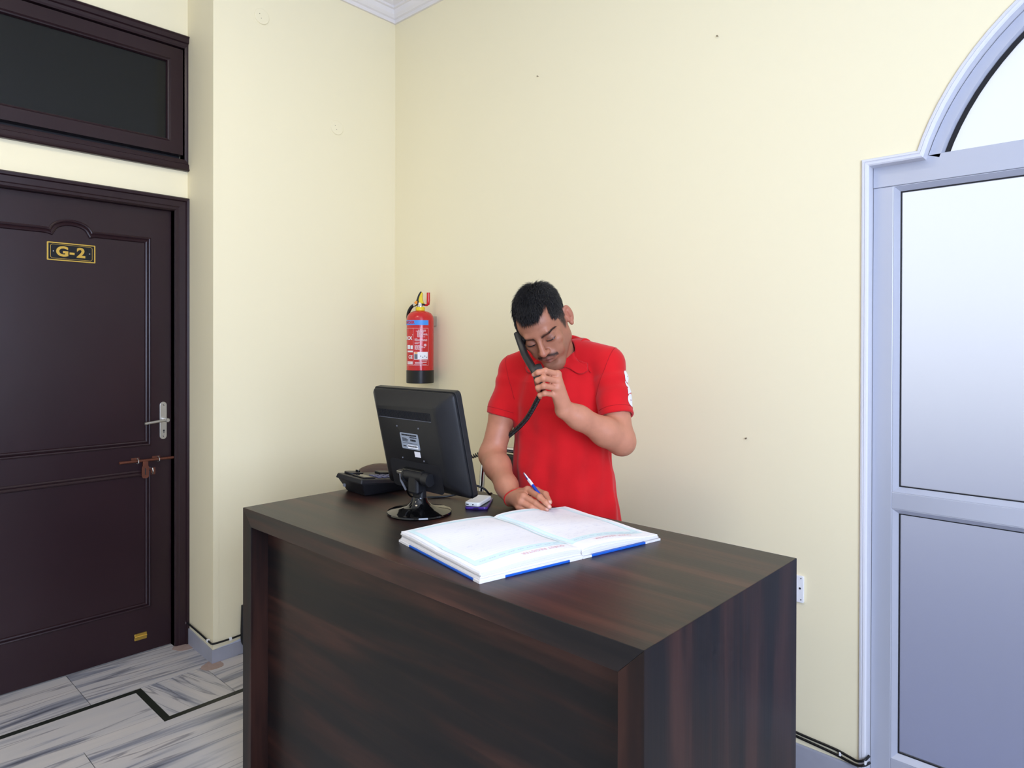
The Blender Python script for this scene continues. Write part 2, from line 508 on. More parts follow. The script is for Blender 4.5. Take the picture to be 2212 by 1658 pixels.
# ---------------- skirting
sk = MB().prism([(0.0, 0), (0.006, 0), (0.006, .078), (0.004, .083), (0.0, .083)], lambda a, b, h: (h, -a, b), 0.3, OX0 - 0.025).build('baseboard_back', M['grey_skirt'])
tag(sk, 'grey marble skirting along the back wall', kind='structure')
m_ = MB().hexa([(0.0, 0, 0), (0.03, -1.01, 0), (0.036, -1.016, 0), (0.006, 0, 0)], [(0.0, 0, .058), (0.03, -1.01, .058), (0.036, -1.016, .058), (0.006, 0, .058)])
m_.hexa([(0.036, -1.016, 0), (0.03, -1.01, 0), (XD, -1.0, 0), (XD, -1.006, 0)], [(0.036, -1.016, .058), (0.03, -1.01, .058), (XD, -1.0, .075), (XD, -1.006, .075)])
tag(m_.build('baseboard_left', M['grey_skirt']), 'grey marble skirting wrapped round the left wall corner', kind='structure')
# bare plaster smear above the skirting
def smear(name, pts, mapf, m):
    return MB().prism(pts, mapf, 0.0, 0.0012).build(name, m)
pts = [(-0.99, .055), (-0.80, .055), (-0.70, .055), (-0.70, .068), (-0.80, .074), (-0.87, .071), (-0.93, .062), (-0.99, .060)]
M['whitewash'] = mat('whitewash', lin(206, 208, 220), 0.8)
s_ = MB().add([(0.03 - (a + 1.01) * .0297 + .0012, a, b) for a, b in pts], [tuple(range(len(pts)))]).build('whitewash_patch', M['whitewash'], fix=False)
s_.parent = wl

# ---------------- brown door (door_1) with frame, panels and ironwork
d1 = empty('door_1', (XD, (DY0 + DY1) / 2, 0))
tag(d1, 'dark brown panelled wooden door with a number plate', kind='structure')
def dchild(mb, name, m, parent=d1, **k):
    o = mb.build(name, m, None, **k)
    o.parent = parent
    if parent is d1:
        o.matrix_parent_inverse = Matrix.Translation(d1.location).inverted()
    return o
XL = XD - 0.028           # leaf face
dchild(MB().box(XL - .035, XL, DY0 + .003, DY1 - .003, 0.006, 2.018), 'leaf', M['door'], bevel=0.002)
# architrave : swept moulding
prof = [(0.0, -0.045), (0.0, 0.004), (0.006, 0.010), (0.016, 0.010), (0.020, 0.014), (0.044, 0.016), (0.048, 0.024), (0.058, 0.026), (0.063, 0.020), (0.063, 0.0)]
def frame_piece(a, b, mapf, prof):
    return MB().sweep([a, b], prof, mapf, closed=False)
dp = [(DY1, 0.0), (DY1, 2.018), (DY0, 2.018), (DY0, 0.0)]
pr2 = [(-o, h) for o, h in prof]
m_ = MB().sweep(dp, pr2, YZ(XD), closed=False)
dchild(m_, 'architrave', M['door'])
# panel mouldings
ac = (DY0 + DY1) / 2
def arch_panel(y0, y1, z0, z1, hump):
    p = [(y1, z0), (y1, z1)]
    if hump:
        n = 12
        p.append((ac + 0.088, z1)); p.append((ac + 0.074, z1 - .004))
        for k in range(1, n):
            a = PI * k / n
            p.append((ac + 0.068 * math.cos(a), z1 + 0.002 + 0.037 * math.sin(a)))
        p.append((ac - 0.074, z1 - .004)); p.append((ac - 0.088, z1))
    p += [(y0, z1), (y0, z0)]
    return p
bead = [(-0.014, -0.0005), (-0.013, 0.003), (-0.008, 0.006), (-0.004, 0.0045), (-0.002, 0.0015), (0.001, 0.004), (0.006, 0.008), (0.011, 0.006), (0.014, -0.0005)]
for (z0, z1, hump) in ((0.953, 1.872, True), (0.217, 0.819, False)):
    dchild(MB().sweep(arch_panel(-1.768, -1.165, z0, z1, hump), bead, YZ(XL)), 'panel_moulding', M['door'], smooth=False)
# number plate
pl = dchild(MB().prism([(a - 1.4645, b + 1.7862) for a, b in rbox2d(.177, .076, .003)], YZ(XL), 0.0, 0.003), 'number_plate', M['brass'])
inn = dchild(MB().prism([(a - 1.4645, b + 1.7862) for a, b in rbox2d(.167, .067, .002)], YZ(XL), 0.003, 0.0036), 'plate_face', M['plate_black'], pl)
# thin gold inner line
m_ = MB()
path = [(-1.4645 + a, 1.7862 + b) for a, b in ((.076, -.024), (.076, .024), (.070, .029), (-.070, .029), (-.076, .024), (-.076, -.024), (-.070, -.029), (.070, -.029))]
m_.sweep(path, [(-.0006, .0036), (-.0006, .0042), (.0006, .0042), (.0006, .0036)], YZ(XL))
dchild(m_, 'plate_line', M['brass'], pl)
for ch, dy, sz in (('G', -.034, .056), ('-', .001, .05), ('2', .034, .056)):
    v, f = text_mesh(ch, sz, 0.0022)
    m_ = MB().add([(XL + 0.0043, -1.4645 + dy + p[0] * 1.12, 1.7862 - .001 + p[1]) for p in v], f)
    dchild(m_, 'plate_character', M['brass'], pl, fix=False)
for dy in (-.066, .066):
    dchild(MB().lathe([(0, .0052), (.002, .005), (.003, .0036)], 12, M4=Matrix.Translation((XL, -1.4645 + dy, 1.7862)) @ Matrix.Rotation(PI / 2, 4, 'Y'), cap=False), 'screw', M['chrome'], pl)
# lever handle on long plate
YH, ZH = -1.0995, 1.0495
hp = dchild(MB().prism([(a + YH, b + ZH) for a, b in rbox2d(.030, .172, .0148, 8)], YZ(XL), 0.0, 0.006), 'handle_plate', M['steel'], bevel=0.001)
m_ = MB()
m_.lathe([(.0095, 0), (.0095, .042), (.008, .045)], 20, M4=Matrix.Translation((XL + .004, YH + .004, ZH + .004)) @ Matrix.Rotation(PI / 2, 4, 'Y'))
m_.tube([(XL + .036, YH + .014, ZH + .006), (XL + .037, YH - .03, ZH + .001), (XL + .037, YH - .09, ZH - .006)], .0062, 14)
dchild(m_, 'lever', M['steel'], hp, smooth=False)
m_ = MB().lathe([(.0035, 0), (.0035, .001)], 14, M4=Matrix.Translation((XL + .0056, YH + .002, ZH - .046)) @ Matrix.Rotation(PI / 2, 4, 'Y'))
m_.box(XL + .005, XL + .0066, YH + .0005, YH + .0035, ZH - .058, ZH - .046)
dchild(m_, 'keyhole', M['gasket'], hp)
for dz in (-.072, .072):
    dchild(MB().lathe([(0, .0085), (.003, .008), (.0045, .006)], 12, M4=Matrix.Translation((XL, YH + .002, ZH + dz)) @ Matrix.Rotation(PI / 2, 4, 'Y'), cap=False), 'screw', M['chrome'], hp)
# sliding bolt with hasp
ZB = 0.876
sb = dchild(MB().tube([(XL + .018, -1.288, ZB + .001), (XL + .018, -1.060, ZB)], .0058, 12), 'sliding_bolt', M['rust'])
for yb in (-1.213, -1.125):
    dchild(MB().box(XL, XL + .004, yb - .022, yb + .012, ZB - .004, ZB + .014), 'bracket', M['rust'], sb)
    dchild(MB().tube([(XL + .004, yb, ZB + .010), (XL + .016, yb, ZB + .012), (XL + .027, yb + .001, ZB + .004), (XL + .027, yb + .001, ZB - .006), (XL + .016, yb, ZB - .011), (XL + .004, yb, ZB - .011)], .0022, 8), 'staple', M['steel'], sb)
m_ = MB().prism([(a - 1.181, b + .826) for a, b in rbox2d(.030, .060, .012, 5)], YZ(XL), .016, .020)
m_.box(XL + .012, XL + .022, -1.192, -1.170, .848, ZB - .002)
dchild(m_, 'hasp', M['rust'], sb)
dchild(MB().box(XL + .0199, XL + .0206, -1.1835, -1.1795, .812, .842), 'hasp_slot', M['gasket'], sb)
dchild(MB().box(XL, XL + .004, -1.166, -1.134, .806, .838), 'staple_plate', M['rust'], sb)
dchild(MB().tube([(XL + .003, -1.150, .838), (XL + .017, -1.150, .836), (XL + .024, -1.150, .824), (XL + .017, -1.150, .812), (XL + .003, -1.150, .810)], .003, 8), 'staple', M['chrome'], sb)
dchild(MB().prism([(a - 1.196, b + .0815) for a, b in rbox2d(.052, .030, .003)], YZ(XL), 0, .006), 'door_stop', M['brass'], bevel=0.002)
dchild(MB().tube([(XL + .007, -1.221, .083), (XL + .007, -1.171, .083)], .004, 10), 'stop_rib', M['brass'])

# ---------------- transom window above the door
w1 = empty('window_1', (XD, (TY0 + TY1) / 2, 2.5))
tag(w1, 'dark brown wooden transom window above the door, its glass coloured dark for the room behind', kind='structure')
def wchild(mb, name, m, parent=w1, **k):
    o = mb.build(name, m, None, **k)
    o.parent = parent
    o.matrix_parent_inverse = Matrix.Translation(w1.location).inverted()
    return o
tz0, tz1 = 2.262, 2.780
prof_t = [(0.0, -0.05), (0.0, 0.004), (0.008, 0.008), (0.020, 0.010), (0.024, 0.018), (0.042, 0.020), (0.050, 0.026), (0.055, 0.02), (0.055, 0.0)]
tp = [(TY1, tz0), (TY1, tz1), (TY0, tz1), (TY0, tz0)]
wchild(MB().sweep(tp, [(-o, h) for o, h in prof_t], YZ(XD)), 'window_frame', M['door'])
# sash, hung slightly open at the foot
sp = [(TY1 - .004, tz0 + .022), (TY1 - .004, tz1 - .006), (TY0 + .004, tz1 - .006), (TY0 + .004, tz0 + .022)]
prof_s = [(0.0, -0.045), (0.0, -0.006), (-0.054, -0.006), (-0.060, -0.012), (-0.065, -0.014), (-0.068, -0.024), (-0.068, -0.04)]
gl0, gl1, gz0, gz1 = TY0 + .07, TY1 - .07, tz0 + .088, tz1 - .072
wchild(MB().sweep(sp, [(-o, h) for o, h in prof_s], YZ(XD)), 'sash', M['door'])
wchild(MB().box(XD - .034, XD - .029, gl0 - .01, gl1 + .01, gz0 - .01, gz1 + .01), 'pane', M['tone'])
wchild(MB().box(XD - .12, XD - .055, TY0 + .002, TY1 - .002, tz0 + .002, tz1 - .002), 'dark_backing', M['gasket'])  # added black sheet standing in for the dark room behind the glass

# ---------------- arched white trim and aluminium door (door_2)
tprof = [(0.0, 0.045), (0.0, -0.004), (0.004, -0.008), (0.010, -0.009), (0.012, -0.006), (0.014, -0.009), (0.019, -0.008), (0.022, -0.004), (0.022, 0.004)]
tr = MB().sweep(opening(), tprof, XZ(0), closed=False).build('trim_2', M['white'])
tag(tr, 'white painted moulding around the arched doorway', kind='structure')
YA = 0.036                       # front face of the aluminium
d2 = empty('door_2', (ACX, YA, 0)); tag(d2, 'arched aluminium double door with frosted glass panels', kind='structure')
def achild(mb, name, m, parent=d2, **k):
    o = mb.build(name, m, None, **k)
    o.parent = parent
    o.matrix_parent_inverse = Matrix.Translation(d2.location).inverted()
    return o
def bar(x0, x1, z0, z1, name='frame_bar', dy=0.0, d=.05):
    return achild(MB().box(x0, x1, YA + dy, YA + dy + d, z0, z1), name, M['alu'], bevel=0.0015)
ox0, ox1 = OX0 + .001, OX1 - .001
bar(ox0, ox1, 1.894, OZ + .014, 'transom_bar', 0.0)
# arched head frame, swept along the arch
a0 = math.asin((OZ + .012 - ACZ) / (AR - .002)); n = 40
arc = [(ACX + (AR - .002) * math.cos(PI - a0 - (PI - 2 * a0) * k / n), ACZ + (AR - .002) * math.sin(PI - a0 - (PI - 2 * a0) * k / n)) for k in range(n + 1)]
achild(MB().sweep(arc, [(0, .05), (0, 0.0), (-.030, 0.0), (-.036, .010), (-.036, .05)], XZ(YA), closed=False), 'arched_head', M['alu'])
achild(MB().sweep(arc, [(-.034, .0105), (-.034, .014), (-.050, .014), (-.050, .0105)], XZ(YA), closed=False), 'gasket', M['gasket'])
gp = [(ACX + (AR - .04) * math.cos(PI - a0 - (PI - 2 * a0) * k / n), ACZ + (AR - .04) * math.sin(PI - a0 - (PI - 2 * a0) * k / n)) for k in range(n + 1)]
gp = [(gp[0][0], OZ + .010)] + gp + [(gp[-1][0], OZ + .010)]
achild(MB().prism(gp, XZ(YA), .018, .024), 'arched_pane', M['frost'])
def leaf(x0, x1):
    lf = empty('leaf', (0, 0, 0)); lf.parent = d2; lf.matrix_parent_inverse = Matrix.Translation(d2.location).inverted()
    def b_(x0, x1, z0, z1, name): 
        o = MB().box(x0, x1, YA + .003, YA + .043, z0, z1).build(name, M['alu'], lf, bevel=0.0015)
        return o
    sw = .056
    b_(x0, x0 + sw, .012, 1.8935, 'stile'); b_(x1 - sw, x1, .012, 1.8935, 'stile')
    rails = [(.012, .125), (.900, .950)]
    for z0, z1 in rails: b_(x0 + sw, x1 - sw, z0, z1, 'rail')
    for z0, z1 in ((.125, .900), (.950, 1.8935)):
        # bevelled glazing bead, black gasket, frosted panel
        pth = [(x0 + sw, z0), (x0 + sw, z1), (x1 - sw, z1), (x1 - sw, z0)]
        MB().sweep(pth, [(0, .004), (-.002, .004), (-.016, .020), (-.016, .034), (0, .034)], XZ(YA)).build('glazing_bead', M['alu'], lf)
        MB().sweep([(x0 + sw + .016, z0 + .016), (x0 + sw + .016, z1 - .016), (x1 - sw - .016, z1 - .016), (x1 - sw - .016, z0 + .016)], [(0, .0215), (-.0035, .0215), (-.0035, .03), (0, .03)], XZ(YA)).build('gasket', M['gasket'], lf)
        MB().box(x0 + sw + .010, x1 - sw - .010, YA + .0245, YA + .0305, z0 + .010, z1 - .010).build('pane', M['frost'], lf)
    return lf
leaf(ox0 + .0002, ACX - .002); leaf(ACX + .002, ox1 - .0002)

# ---------------- ceiling lamps
for i, ((lx, ly), W_) in enumerate(LAMPS):
    e = empty('ceiling_lamp', (lx, ly, CEIL))
    tag(e, ['square flush ceiling lamp nearest the arched door', 'square flush ceiling lamp farthest left behind the camera', 'square flush ceiling lamp farthest right behind the camera'][i], 'lamp', 'square ceiling lamps')
    MB().sweep([(-.31, -.31), (.31, -.31), (.31, .31), (-.31, .31)], [(0, 0), (0, -.02), (.02, -.02), (.02, 0)], XY(0)).build('lamp_frame', M['lamp_body'], e)
    MB().box(-.3, .3, -.3, .3, -.008, -.002).build('diffuser', emis('lamp_diffuser_%d' % i, (1.0, 0.88, 0.66, 1), W_), e)

# ================================================================== THINGS
DZ = 0.90                                   # desk top height
# ---------------- reception desk
desk = empty('reception_desk', (1.707, -1.0, 0))
tag(desk, 'dark brown wood laminate reception desk with recessed front panel', 'desk')
DX0, DX1, DYF, DYB, DT = 0.995, 2.421, -1.333, -0.665, 0.052
def kid(mb, name, m, root, **k):
    """child given in world coordinates"""
    o = mb.build(name, m, None, **k)
    o.parent = root
    o.matrix_parent_inverse = (Matrix.Translation(root.location) @ root.rotation_euler.to_matrix().to_4x4()).inverted()
    return o
m_ = MB().hexa([(DX0 + DT, DYF, DZ - DT), (DX1 - DT, DYF, DZ - DT), (DX1 - DT, DYB, DZ - DT), (DX0 + DT, DYB, DZ - DT)], [(DX0, DYF, DZ), (DX1, DYF, DZ), (DX1, DYB, DZ), (DX0, DYB, DZ)])
kid(m_, 'desk_top', M['wood_top'], desk, bevel=0.0012)
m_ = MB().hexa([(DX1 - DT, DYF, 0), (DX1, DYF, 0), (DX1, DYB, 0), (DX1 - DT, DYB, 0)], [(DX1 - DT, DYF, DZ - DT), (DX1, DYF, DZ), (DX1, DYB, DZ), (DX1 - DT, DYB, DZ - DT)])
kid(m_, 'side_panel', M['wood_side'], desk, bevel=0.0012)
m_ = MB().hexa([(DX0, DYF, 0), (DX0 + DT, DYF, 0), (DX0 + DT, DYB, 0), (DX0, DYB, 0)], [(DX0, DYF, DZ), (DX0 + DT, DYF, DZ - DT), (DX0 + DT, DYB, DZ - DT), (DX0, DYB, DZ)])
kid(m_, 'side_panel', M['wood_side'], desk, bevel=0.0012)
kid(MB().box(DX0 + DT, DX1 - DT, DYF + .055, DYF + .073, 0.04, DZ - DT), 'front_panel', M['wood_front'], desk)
kid(MB().box(DX0 + DT, DX1 - DT, DYF + .020, DYF + .040, 0.0, 0.07), 'plinth', M['wood_side'], desk)
kid(MB().box(DX0 + DT, DX1 - DT, DYF + .073, DYB - .06, 0.42, 0.44), 'inner_shelf', M['wood_side'], desk)

# ---------------- monitor seen from behind
mon = empty('computer_monitor', (1.442, -1.004, DZ))
tag(mon, 'black flat computer monitor seen from behind on a round base', 'monitor')
# base and neck
o_ = MB().lathe([(.0, .0), (.093, .0), (.096, .004), (.095, .008), (.085, .011), (.055, .016), (.036, .024), (.026, .036), (.0215, .05), (.0, .05)], 56, cap=False).build('base', M['blackgloss'], mon)
auto_smooth(o_, 30)
m_ = MB().prism(rbox2d(.044, .026, .010, 5), XY(0), .03, .125)
auto_smooth(m_.build('neck', M['black'], mon), 30)
T = Matrix.Translation((-.014, .020, .215)) @ Matrix.Rotation(math.radians(13.0), 4, 'X')
def panel_part(mb, name, m, parent=mon, **k):
    mb.v = [tuple(T @ Vector(p)) for p in mb.v]
    return mb.build(name, m, parent, **k)
PW, PH = .384, .318          # panel; local x width, z height, -y is the back
ring = rbox2d(PW, PH, .012, 4)
def loft(rows):
    n = len(rows[0]); v = [p for r in rows for p in r]; f = []
    for i in range(len(rows) - 1):
        for k in range(n):
            f.append((i * n + k, i * n + (k + 1) % n, (i + 1) * n + (k + 1) % n, (i + 1) * n + k))
    f.append(tuple(range(n))); f.append(tuple(range((len(rows) - 1) * n, len(rows) * n)))
    return MB().add(v, f)
def rr(w, h, y, cz=0, r=.012): return [(a, y, b + cz) for a, b in rbox2d(w, h, r, 4)]
o_ = panel_part(loft([rr(PW - .004, PH - .004, .018), rr(PW, PH, .016), rr(PW, PH, .0), rr(PW - .003, PH - .003, -.0015)]), 'bezel', M['black'])
auto_smooth(o_, 30)
sh = panel_part(loft([rr(PW - .008, PH - .008, 0), rr(PW - .008, PH - .008, -.008), rr(PW - .016, PH - .016, -.014), rr(PW - .095, PH - .075, -.040, .004, .016), rr(PW - .115, PH - .095, -.044, .004, .016)]), 'back_shell', M['black'])
auto_smooth(sh, 25)
panel_part(MB().box(-PW / 2 + .014, PW / 2 - .014, .0178, .0186, -PH / 2 + .018, PH / 2 - .014), 'screen', M['glassblk'])
# vent slots
for k in range(46):
    x = -.128 + k * .00535
    panel_part(MB().box(x - .0009, x + .0009, -.0452, -.043, .080, .104), 'vent_slot', M['gasket'])
for k in range(46):
    x = -.128 + k * .00535
    panel_part(MB().box(x - .0014, x + .0010, -.0449, -.043, .0775, .0795), 'vent_lip', M['print_grey'])
lab = panel_part(MB().prism([(a, c + .010) for a, c in rbox2d(.084, .050, .004)], XZ(0), -.0446, -.0438), 'rating_label', M['silver_lab'])
lab.data.transform(Matrix.Identity(4))
def on_label(mb, name, m):
    mb.v = [tuple(T @ Vector((p[0] * .95, p[1], p[2] + .010))) for p in mb.v]
    return mb.build(name, m, lab, fix=False)
LC = (.000, .0)
for (x0, x1, zc, hh_) in ((-.036, .036, .019, .0050), (.002, .036, .0125, .0028), (-.036, -.014, .008, .0022), (-.036, -.008, .004, .0022), (-.036, -.012, .0, .0022), (.004, .030, .004, .0058), (-.036, .034, -.006, .0012), (-.036, -.022, -.016, .0030)):
    x = x0
    while x < x1:                                   # small illegible print, word by word
        wd = random.uniform(.002, .006)
        on_label(MB().box(x, min(x + wd, x1), -.0450, -.0446, zc - hh_ / 2, zc + hh_ / 2), 'label_print', M['gasket'])
        x += wd + .0012
on_label(MB().box(-.014, .036, -.0452, -.0447, -.021, -.011), 'barcode_field', M['paper'])
x = -.011
while x < .033:
    wd = random.choice((.0006, .001, .0016))
    on_label(MB().box(x, x + wd, -.0455, -.0451, -.0175, -.0125), 'barcode_bar', M['gasket'])
    x += wd + random.choice((.0007, .0012))
panel_part(MB().box(.012, .038, -.0446, -.0438, -.037, -.020), 'small_sticker', M['print_white'])
for sx, sz in ((-.05, .05), (.05, .05), (-.05, -.05), (.05, -.05)):
    panel_part(MB().lathe([(.0026, -.0004), (.0026, .0012)], 12, M4=Matrix.Translation((sx, -.044, sz + .004)) @ Matrix.Rotation(PI / 2, 4, 'X')), 'mounting_screw', M['print_grey'])
# hinge, dark plate for the connector recess
panel_part(MB().prism([(a, b - .098) for a, b in rbox2d(.235, .088, .014)], XZ(0), -.0448, -.0440), 'recess_shade_plate', M['gasket'])  # flush black plate; the shade of the recess is only its colour
panel_part(MB().box(-.045, .045, -.058, -.040, -.108, -.074), 'hinge_bracket', M['blackgloss'], bevel=.004)
for x0 in (-.055,):
    panel_part(MB().box(x0 - .022, x0 + .003, -.058, -.043, -.096, -.086), 'connector', M['steel'], bevel=.002)
    panel_part(MB().tube([(x0 - .008, -.055, -.094), (x0 - .004, -.060, -.115), (x0 + .010, -.058, -.145)], .0035, 10), 'video_cable', M['print_grey'])
o_ = MB().tube([(-.040, -.014, .112), (.040, -.014, .112)], .0165, 20).build('hinge_barrel', M['black'], mon); auto_smooth(o_, 40)
o_ = MB().tube([(.042, -.014, .108), (.066, -.014, .108)], [.020, .0185], 24).build('hinge_knob', M['black'], mon); auto_smooth(o_, 40)
o_ = MB().tube([(-.042, -.014, .108), (-.050, -.014, .108)], .018, 24).build('hinge_cap', M['black'], mon); auto_smooth(o_, 40)
o_ = MB().box(-.022, .022, -.030, .004, .06, .118).build('neck_head', M['black'], mon, bevel=.008)
# power cable curling behind the monitor
def smooth_path(pts, n=12):
    P = [Vector(p) for p in pts]; out = []
    for i in range(len(P) - 1):
        p0 = P[max(i - 1, 0)]; p1 = P[i]; p2 = P[i + 1]; p3 = P[min(i + 2, len(P) - 1)]
        for k in range(n):
            t = k / n
            out.append(0.5 * ((2 * p1) + (p2 - p0) * t + (2 * p0 - 5 * p1 + 4 * p2 - p3) * t * t + (3 * p1 - p0 - 3 * p2 + p3) * t ** 3))
    out.append(P[-1])
    return out
pc = MB().tube(smooth_path([(1.33, -.962, 1.00), (1.30, -.935, .93), (1.29, -.895, .9045), (1.312, -.86, .904), (1.345, -.81, .904), (1.375, -.76, .915), (1.382, -.725, .932), (1.405, -.70, .922), (1.415, -.685, .904), (1.40, -.655, .89), (1.37, -.64, .80)]), .0035, 10).build('monitor_cable', M['cable'], smooth=True)
tag(pc, 'black cable looping over the desk behind the monitor', 'cable')

# ---------------- desk telephone, seen from its raised rear
tel = empty('desk_telephone', (1.082, -.905, DZ), math.radians(-4))
tag(tel, 'black desk telephone with keypad at the far left of the desk', 'telephone')
bx = lambda *a, **k: MB().box(*a)
MB().hexa([(-.060, -.075, 0), (.060, -.075, 0), (.064, .10, 0), (-.064, .10, 0)], [(-.080, -.100, .046), (.080, -.100, .046), (.080, .11, .026), (-.080, .11, .026)]).build('base', M['black'], tel, bevel=.004)
MB().hexa([(-.084, -.106, .046), (.084, -.106, .046), (.084, .114, .022), (-.084, .114, .022)], [(-.080, -.100, .062), (.080, -.100, .062), (.080, .11, .038), (-.080, .11, .038)]).build('top_shell', M['black'], tel, bevel=.004, seg=3)
TT = Matrix.Translation((0, -.100, .0622)) @ Matrix.Rotation(math.atan2(-.024, .21), 4, 'X')
def tpart(mb, name, m, **k):
    mb.v = [tuple(TT @ Vector(p)) for p in mb.v]; return mb.build(name, m, tel, **k)
tpart(MB().box(-.008, .072, .014, .058, 0, .004), 'display_bezel', M['black'], bevel=.002)
tpart(MB().box(-.002, .066, .019, .052, .004, .0046), 'display', M['glassblk'])
for r_ in range(4):
    for c_ in range(3):
        tpart(MB().box(.000 + c_ * .022, .016 + c_ * .022, .075 + r_ * .022, .089 + r_ * .022, 0, .004), 'key', M['print_dark'], bevel=.0015)
for k in range(5):
    tpart(MB().box(.000 + k * .0135, .010 + k * .0135, .170, .178, 0, .003), 'function_key', M['print_grey'], bevel=.001)
tpart(MB().prism([(a - .048, b + .045) for a, b in rbox2d(.052, .054, .012)], XY(0), 0, .007), 'ear_cradle', M['black'], bevel=.002)
tpart(MB().prism([(a - .048, b + .165) for a, b in rbox2d(.052, .054, .012)], XY(0), 0, .007), 'mouth_cradle', M['black'], bevel=.002)
tpart(MB().prism([(a - .048, b + .06) for a, b in rbox2d(.018, .010, .003)], XY(0), .007, .013), 'hook_switch', M['blackgloss'])
MB().box(-.045, -.035, -.0985, -.094, .020, .030).build('rear_socket', M['print_grey'], tel)

# ---------------- two mobile phones, one on the other
def rounded_slab(w, d, h, r): return MB().prism(rbox2d(w, d, r, 5), XY(0), 0, h)
ph = empty('purple_smartphone', (1.492, -.804, DZ), math.radians(37)); tag(ph, 'purple smartphone lying flat under the white phone', 'phone')
ph.rotation_euler[2] = math.radians(37)
rounded_slab(.070, .140, .0085, .010).build('shell', M['purple'], ph, bevel=.003, seg=3)
o_ = rounded_slab(.064, .132, .0004, .008).build('screen', M['glassblk'], ph); o_.location = (0, 0, .0086)
MB().box(-.008, .008, -.0708, -.0695, .003, .006).build('charging_port', M['gasket'], ph)
MB().box(.0346, .0358, -.01, .02, .003, .006).build('side_key', M['glassblk'], ph)
wp = empty('white_mobile_phone', (1.502, -.818, DZ + .0093), math.radians(24)); tag(wp, 'small white mobile phone resting on the purple smartphone', 'phone')
rounded_slab(.050, .110, .013, .010).build('shell', M['wphone'], wp, bevel=.004, seg=3)
MB().lathe([(.0022, 0), (.0022, .0008)], 12, M4=Matrix.Translation((.004, -.0548, .0065)) @ Matrix.Rotation(PI / 2, 4, 'X')).build('audio_jack', M['gasket'], wp)
MB().box(-.018, -.010, -.0556, -.0545, .005, .008).build('charging_port', M['gasket'], wp)

# ---------------- open guest register
BC = Vector((1.873, -.994, DZ)); ba = math.radians(78.7)
BV = Vector((math.cos(ba), math.sin(ba), 0)); BU = Vector((-math.sin(ba), math.cos(ba), 0))
book = empty('guest_register', BC); tag(book, 'large open guest register with white pages and worn blue cover', 'book')
LV, LU = .545, .366            # along the rows of both pages, and page height
def bl(v, u, z): 
    p = BV * v + BU * u
    return (p.x, p.y, z)
SP = .010                      # spine offset along v
def page_z(v, u):
    e = v - SP
    wob = .0012 * math.sin(u * 31 + v * 9) + .0010 * math.sin(u * 17 - v * 23)
    if e < 0:
        t = -e / (LV / 2 + SP)
        g = .0285 - .004 * t + .009 * math.sin(PI * min(1, t * 1.05)) * (1 - .5 * t) - .006 * math.exp(-t * 30)
        g += .010 * max(0, t - .75) * (1 if u > 0 else .2)
    else:
        t = e / (LV / 2 - SP)
        g = .0275 - .012 * t + .006 * math.sin(PI * min(1, t * 1.2)) - .006 * math.exp(-t * 30)
    return g + wob
# cover boards
for (v0, v1) in ((-LV / 2 - .004, SP - .004), (SP + .004, LV / 2 + .004)):
    MB().hexa([bl(v0, -LU / 2 - .004, 0), bl(v1, -LU / 2 - .004, 0), bl(v1, LU / 2 + .004, 0), bl(v0, LU / 2 + .004, 0)], [bl(v0, -LU / 2 - .004, .005), bl(v1, -LU / 2 - .004, .005), bl(v1, LU / 2 + .004, .005), bl(v0, LU / 2 + .004, .005)]).build('cover_board', M['cover_blue'], book, bevel=.001)
MB().hexa([bl(SP - .005, -LU / 2 - .003, .0004), bl(SP + .005, -LU / 2 - .003, .0004), bl(SP + .005, LU / 2 + .003, .0004), bl(SP - .005, LU / 2 + .003, .0004)], [bl(SP - .005, -LU / 2 - .003, .007), bl(SP + .005, -LU / 2 - .003, .007), bl(SP + .005, LU / 2 + .003, .007), bl(SP - .005, LU / 2 + .003, .007)]).build('spine', M['page_edge'], book)
# worn paper patches on the cover edges (corners rubbed white)
for (v0, v1) in ((-LV / 2 - .0045, -LV / 2 + .062), (-.028, SP - .001), (SP + .003, .040), (LV / 2 - .05, LV / 2 + .0045)):
    MB().hexa([bl(v0, -LU / 2 - .0046, .0003), bl(v1, -LU / 2 - .0046, .0003), bl(v1, -LU / 2 + .02, .0003), bl(v0, -LU / 2 + .02, .0003)], [bl(v0, -LU / 2 - .0046, .0056), bl(v1, -LU / 2 - .0046, .0056), bl(v1, -LU / 2 + .02, .0056), bl(v0, -LU / 2 + .02, .0056)]).build('worn_corner', M['page_edge'], book)
MB().hexa([bl(-LV / 2 - .0046, LU / 2 - .05, .0003), bl(-LV / 2 + .01, LU / 2 - .05, .0003), bl(-LV / 2 + .01, LU / 2 + .0046, .0003), bl(-LV / 2 - .0046, LU / 2 + .0046, .0003)], [bl(-LV / 2 - .0046, LU / 2 - .05, .0056), bl(-LV / 2 + .01, LU / 2 - .05, .0056), bl(-LV / 2 + .01, LU / 2 + .0046, .0056), bl(-LV / 2 - .0046, LU / 2 + .0046, .0056)]).build('worn_corner', M['page_edge'], book)
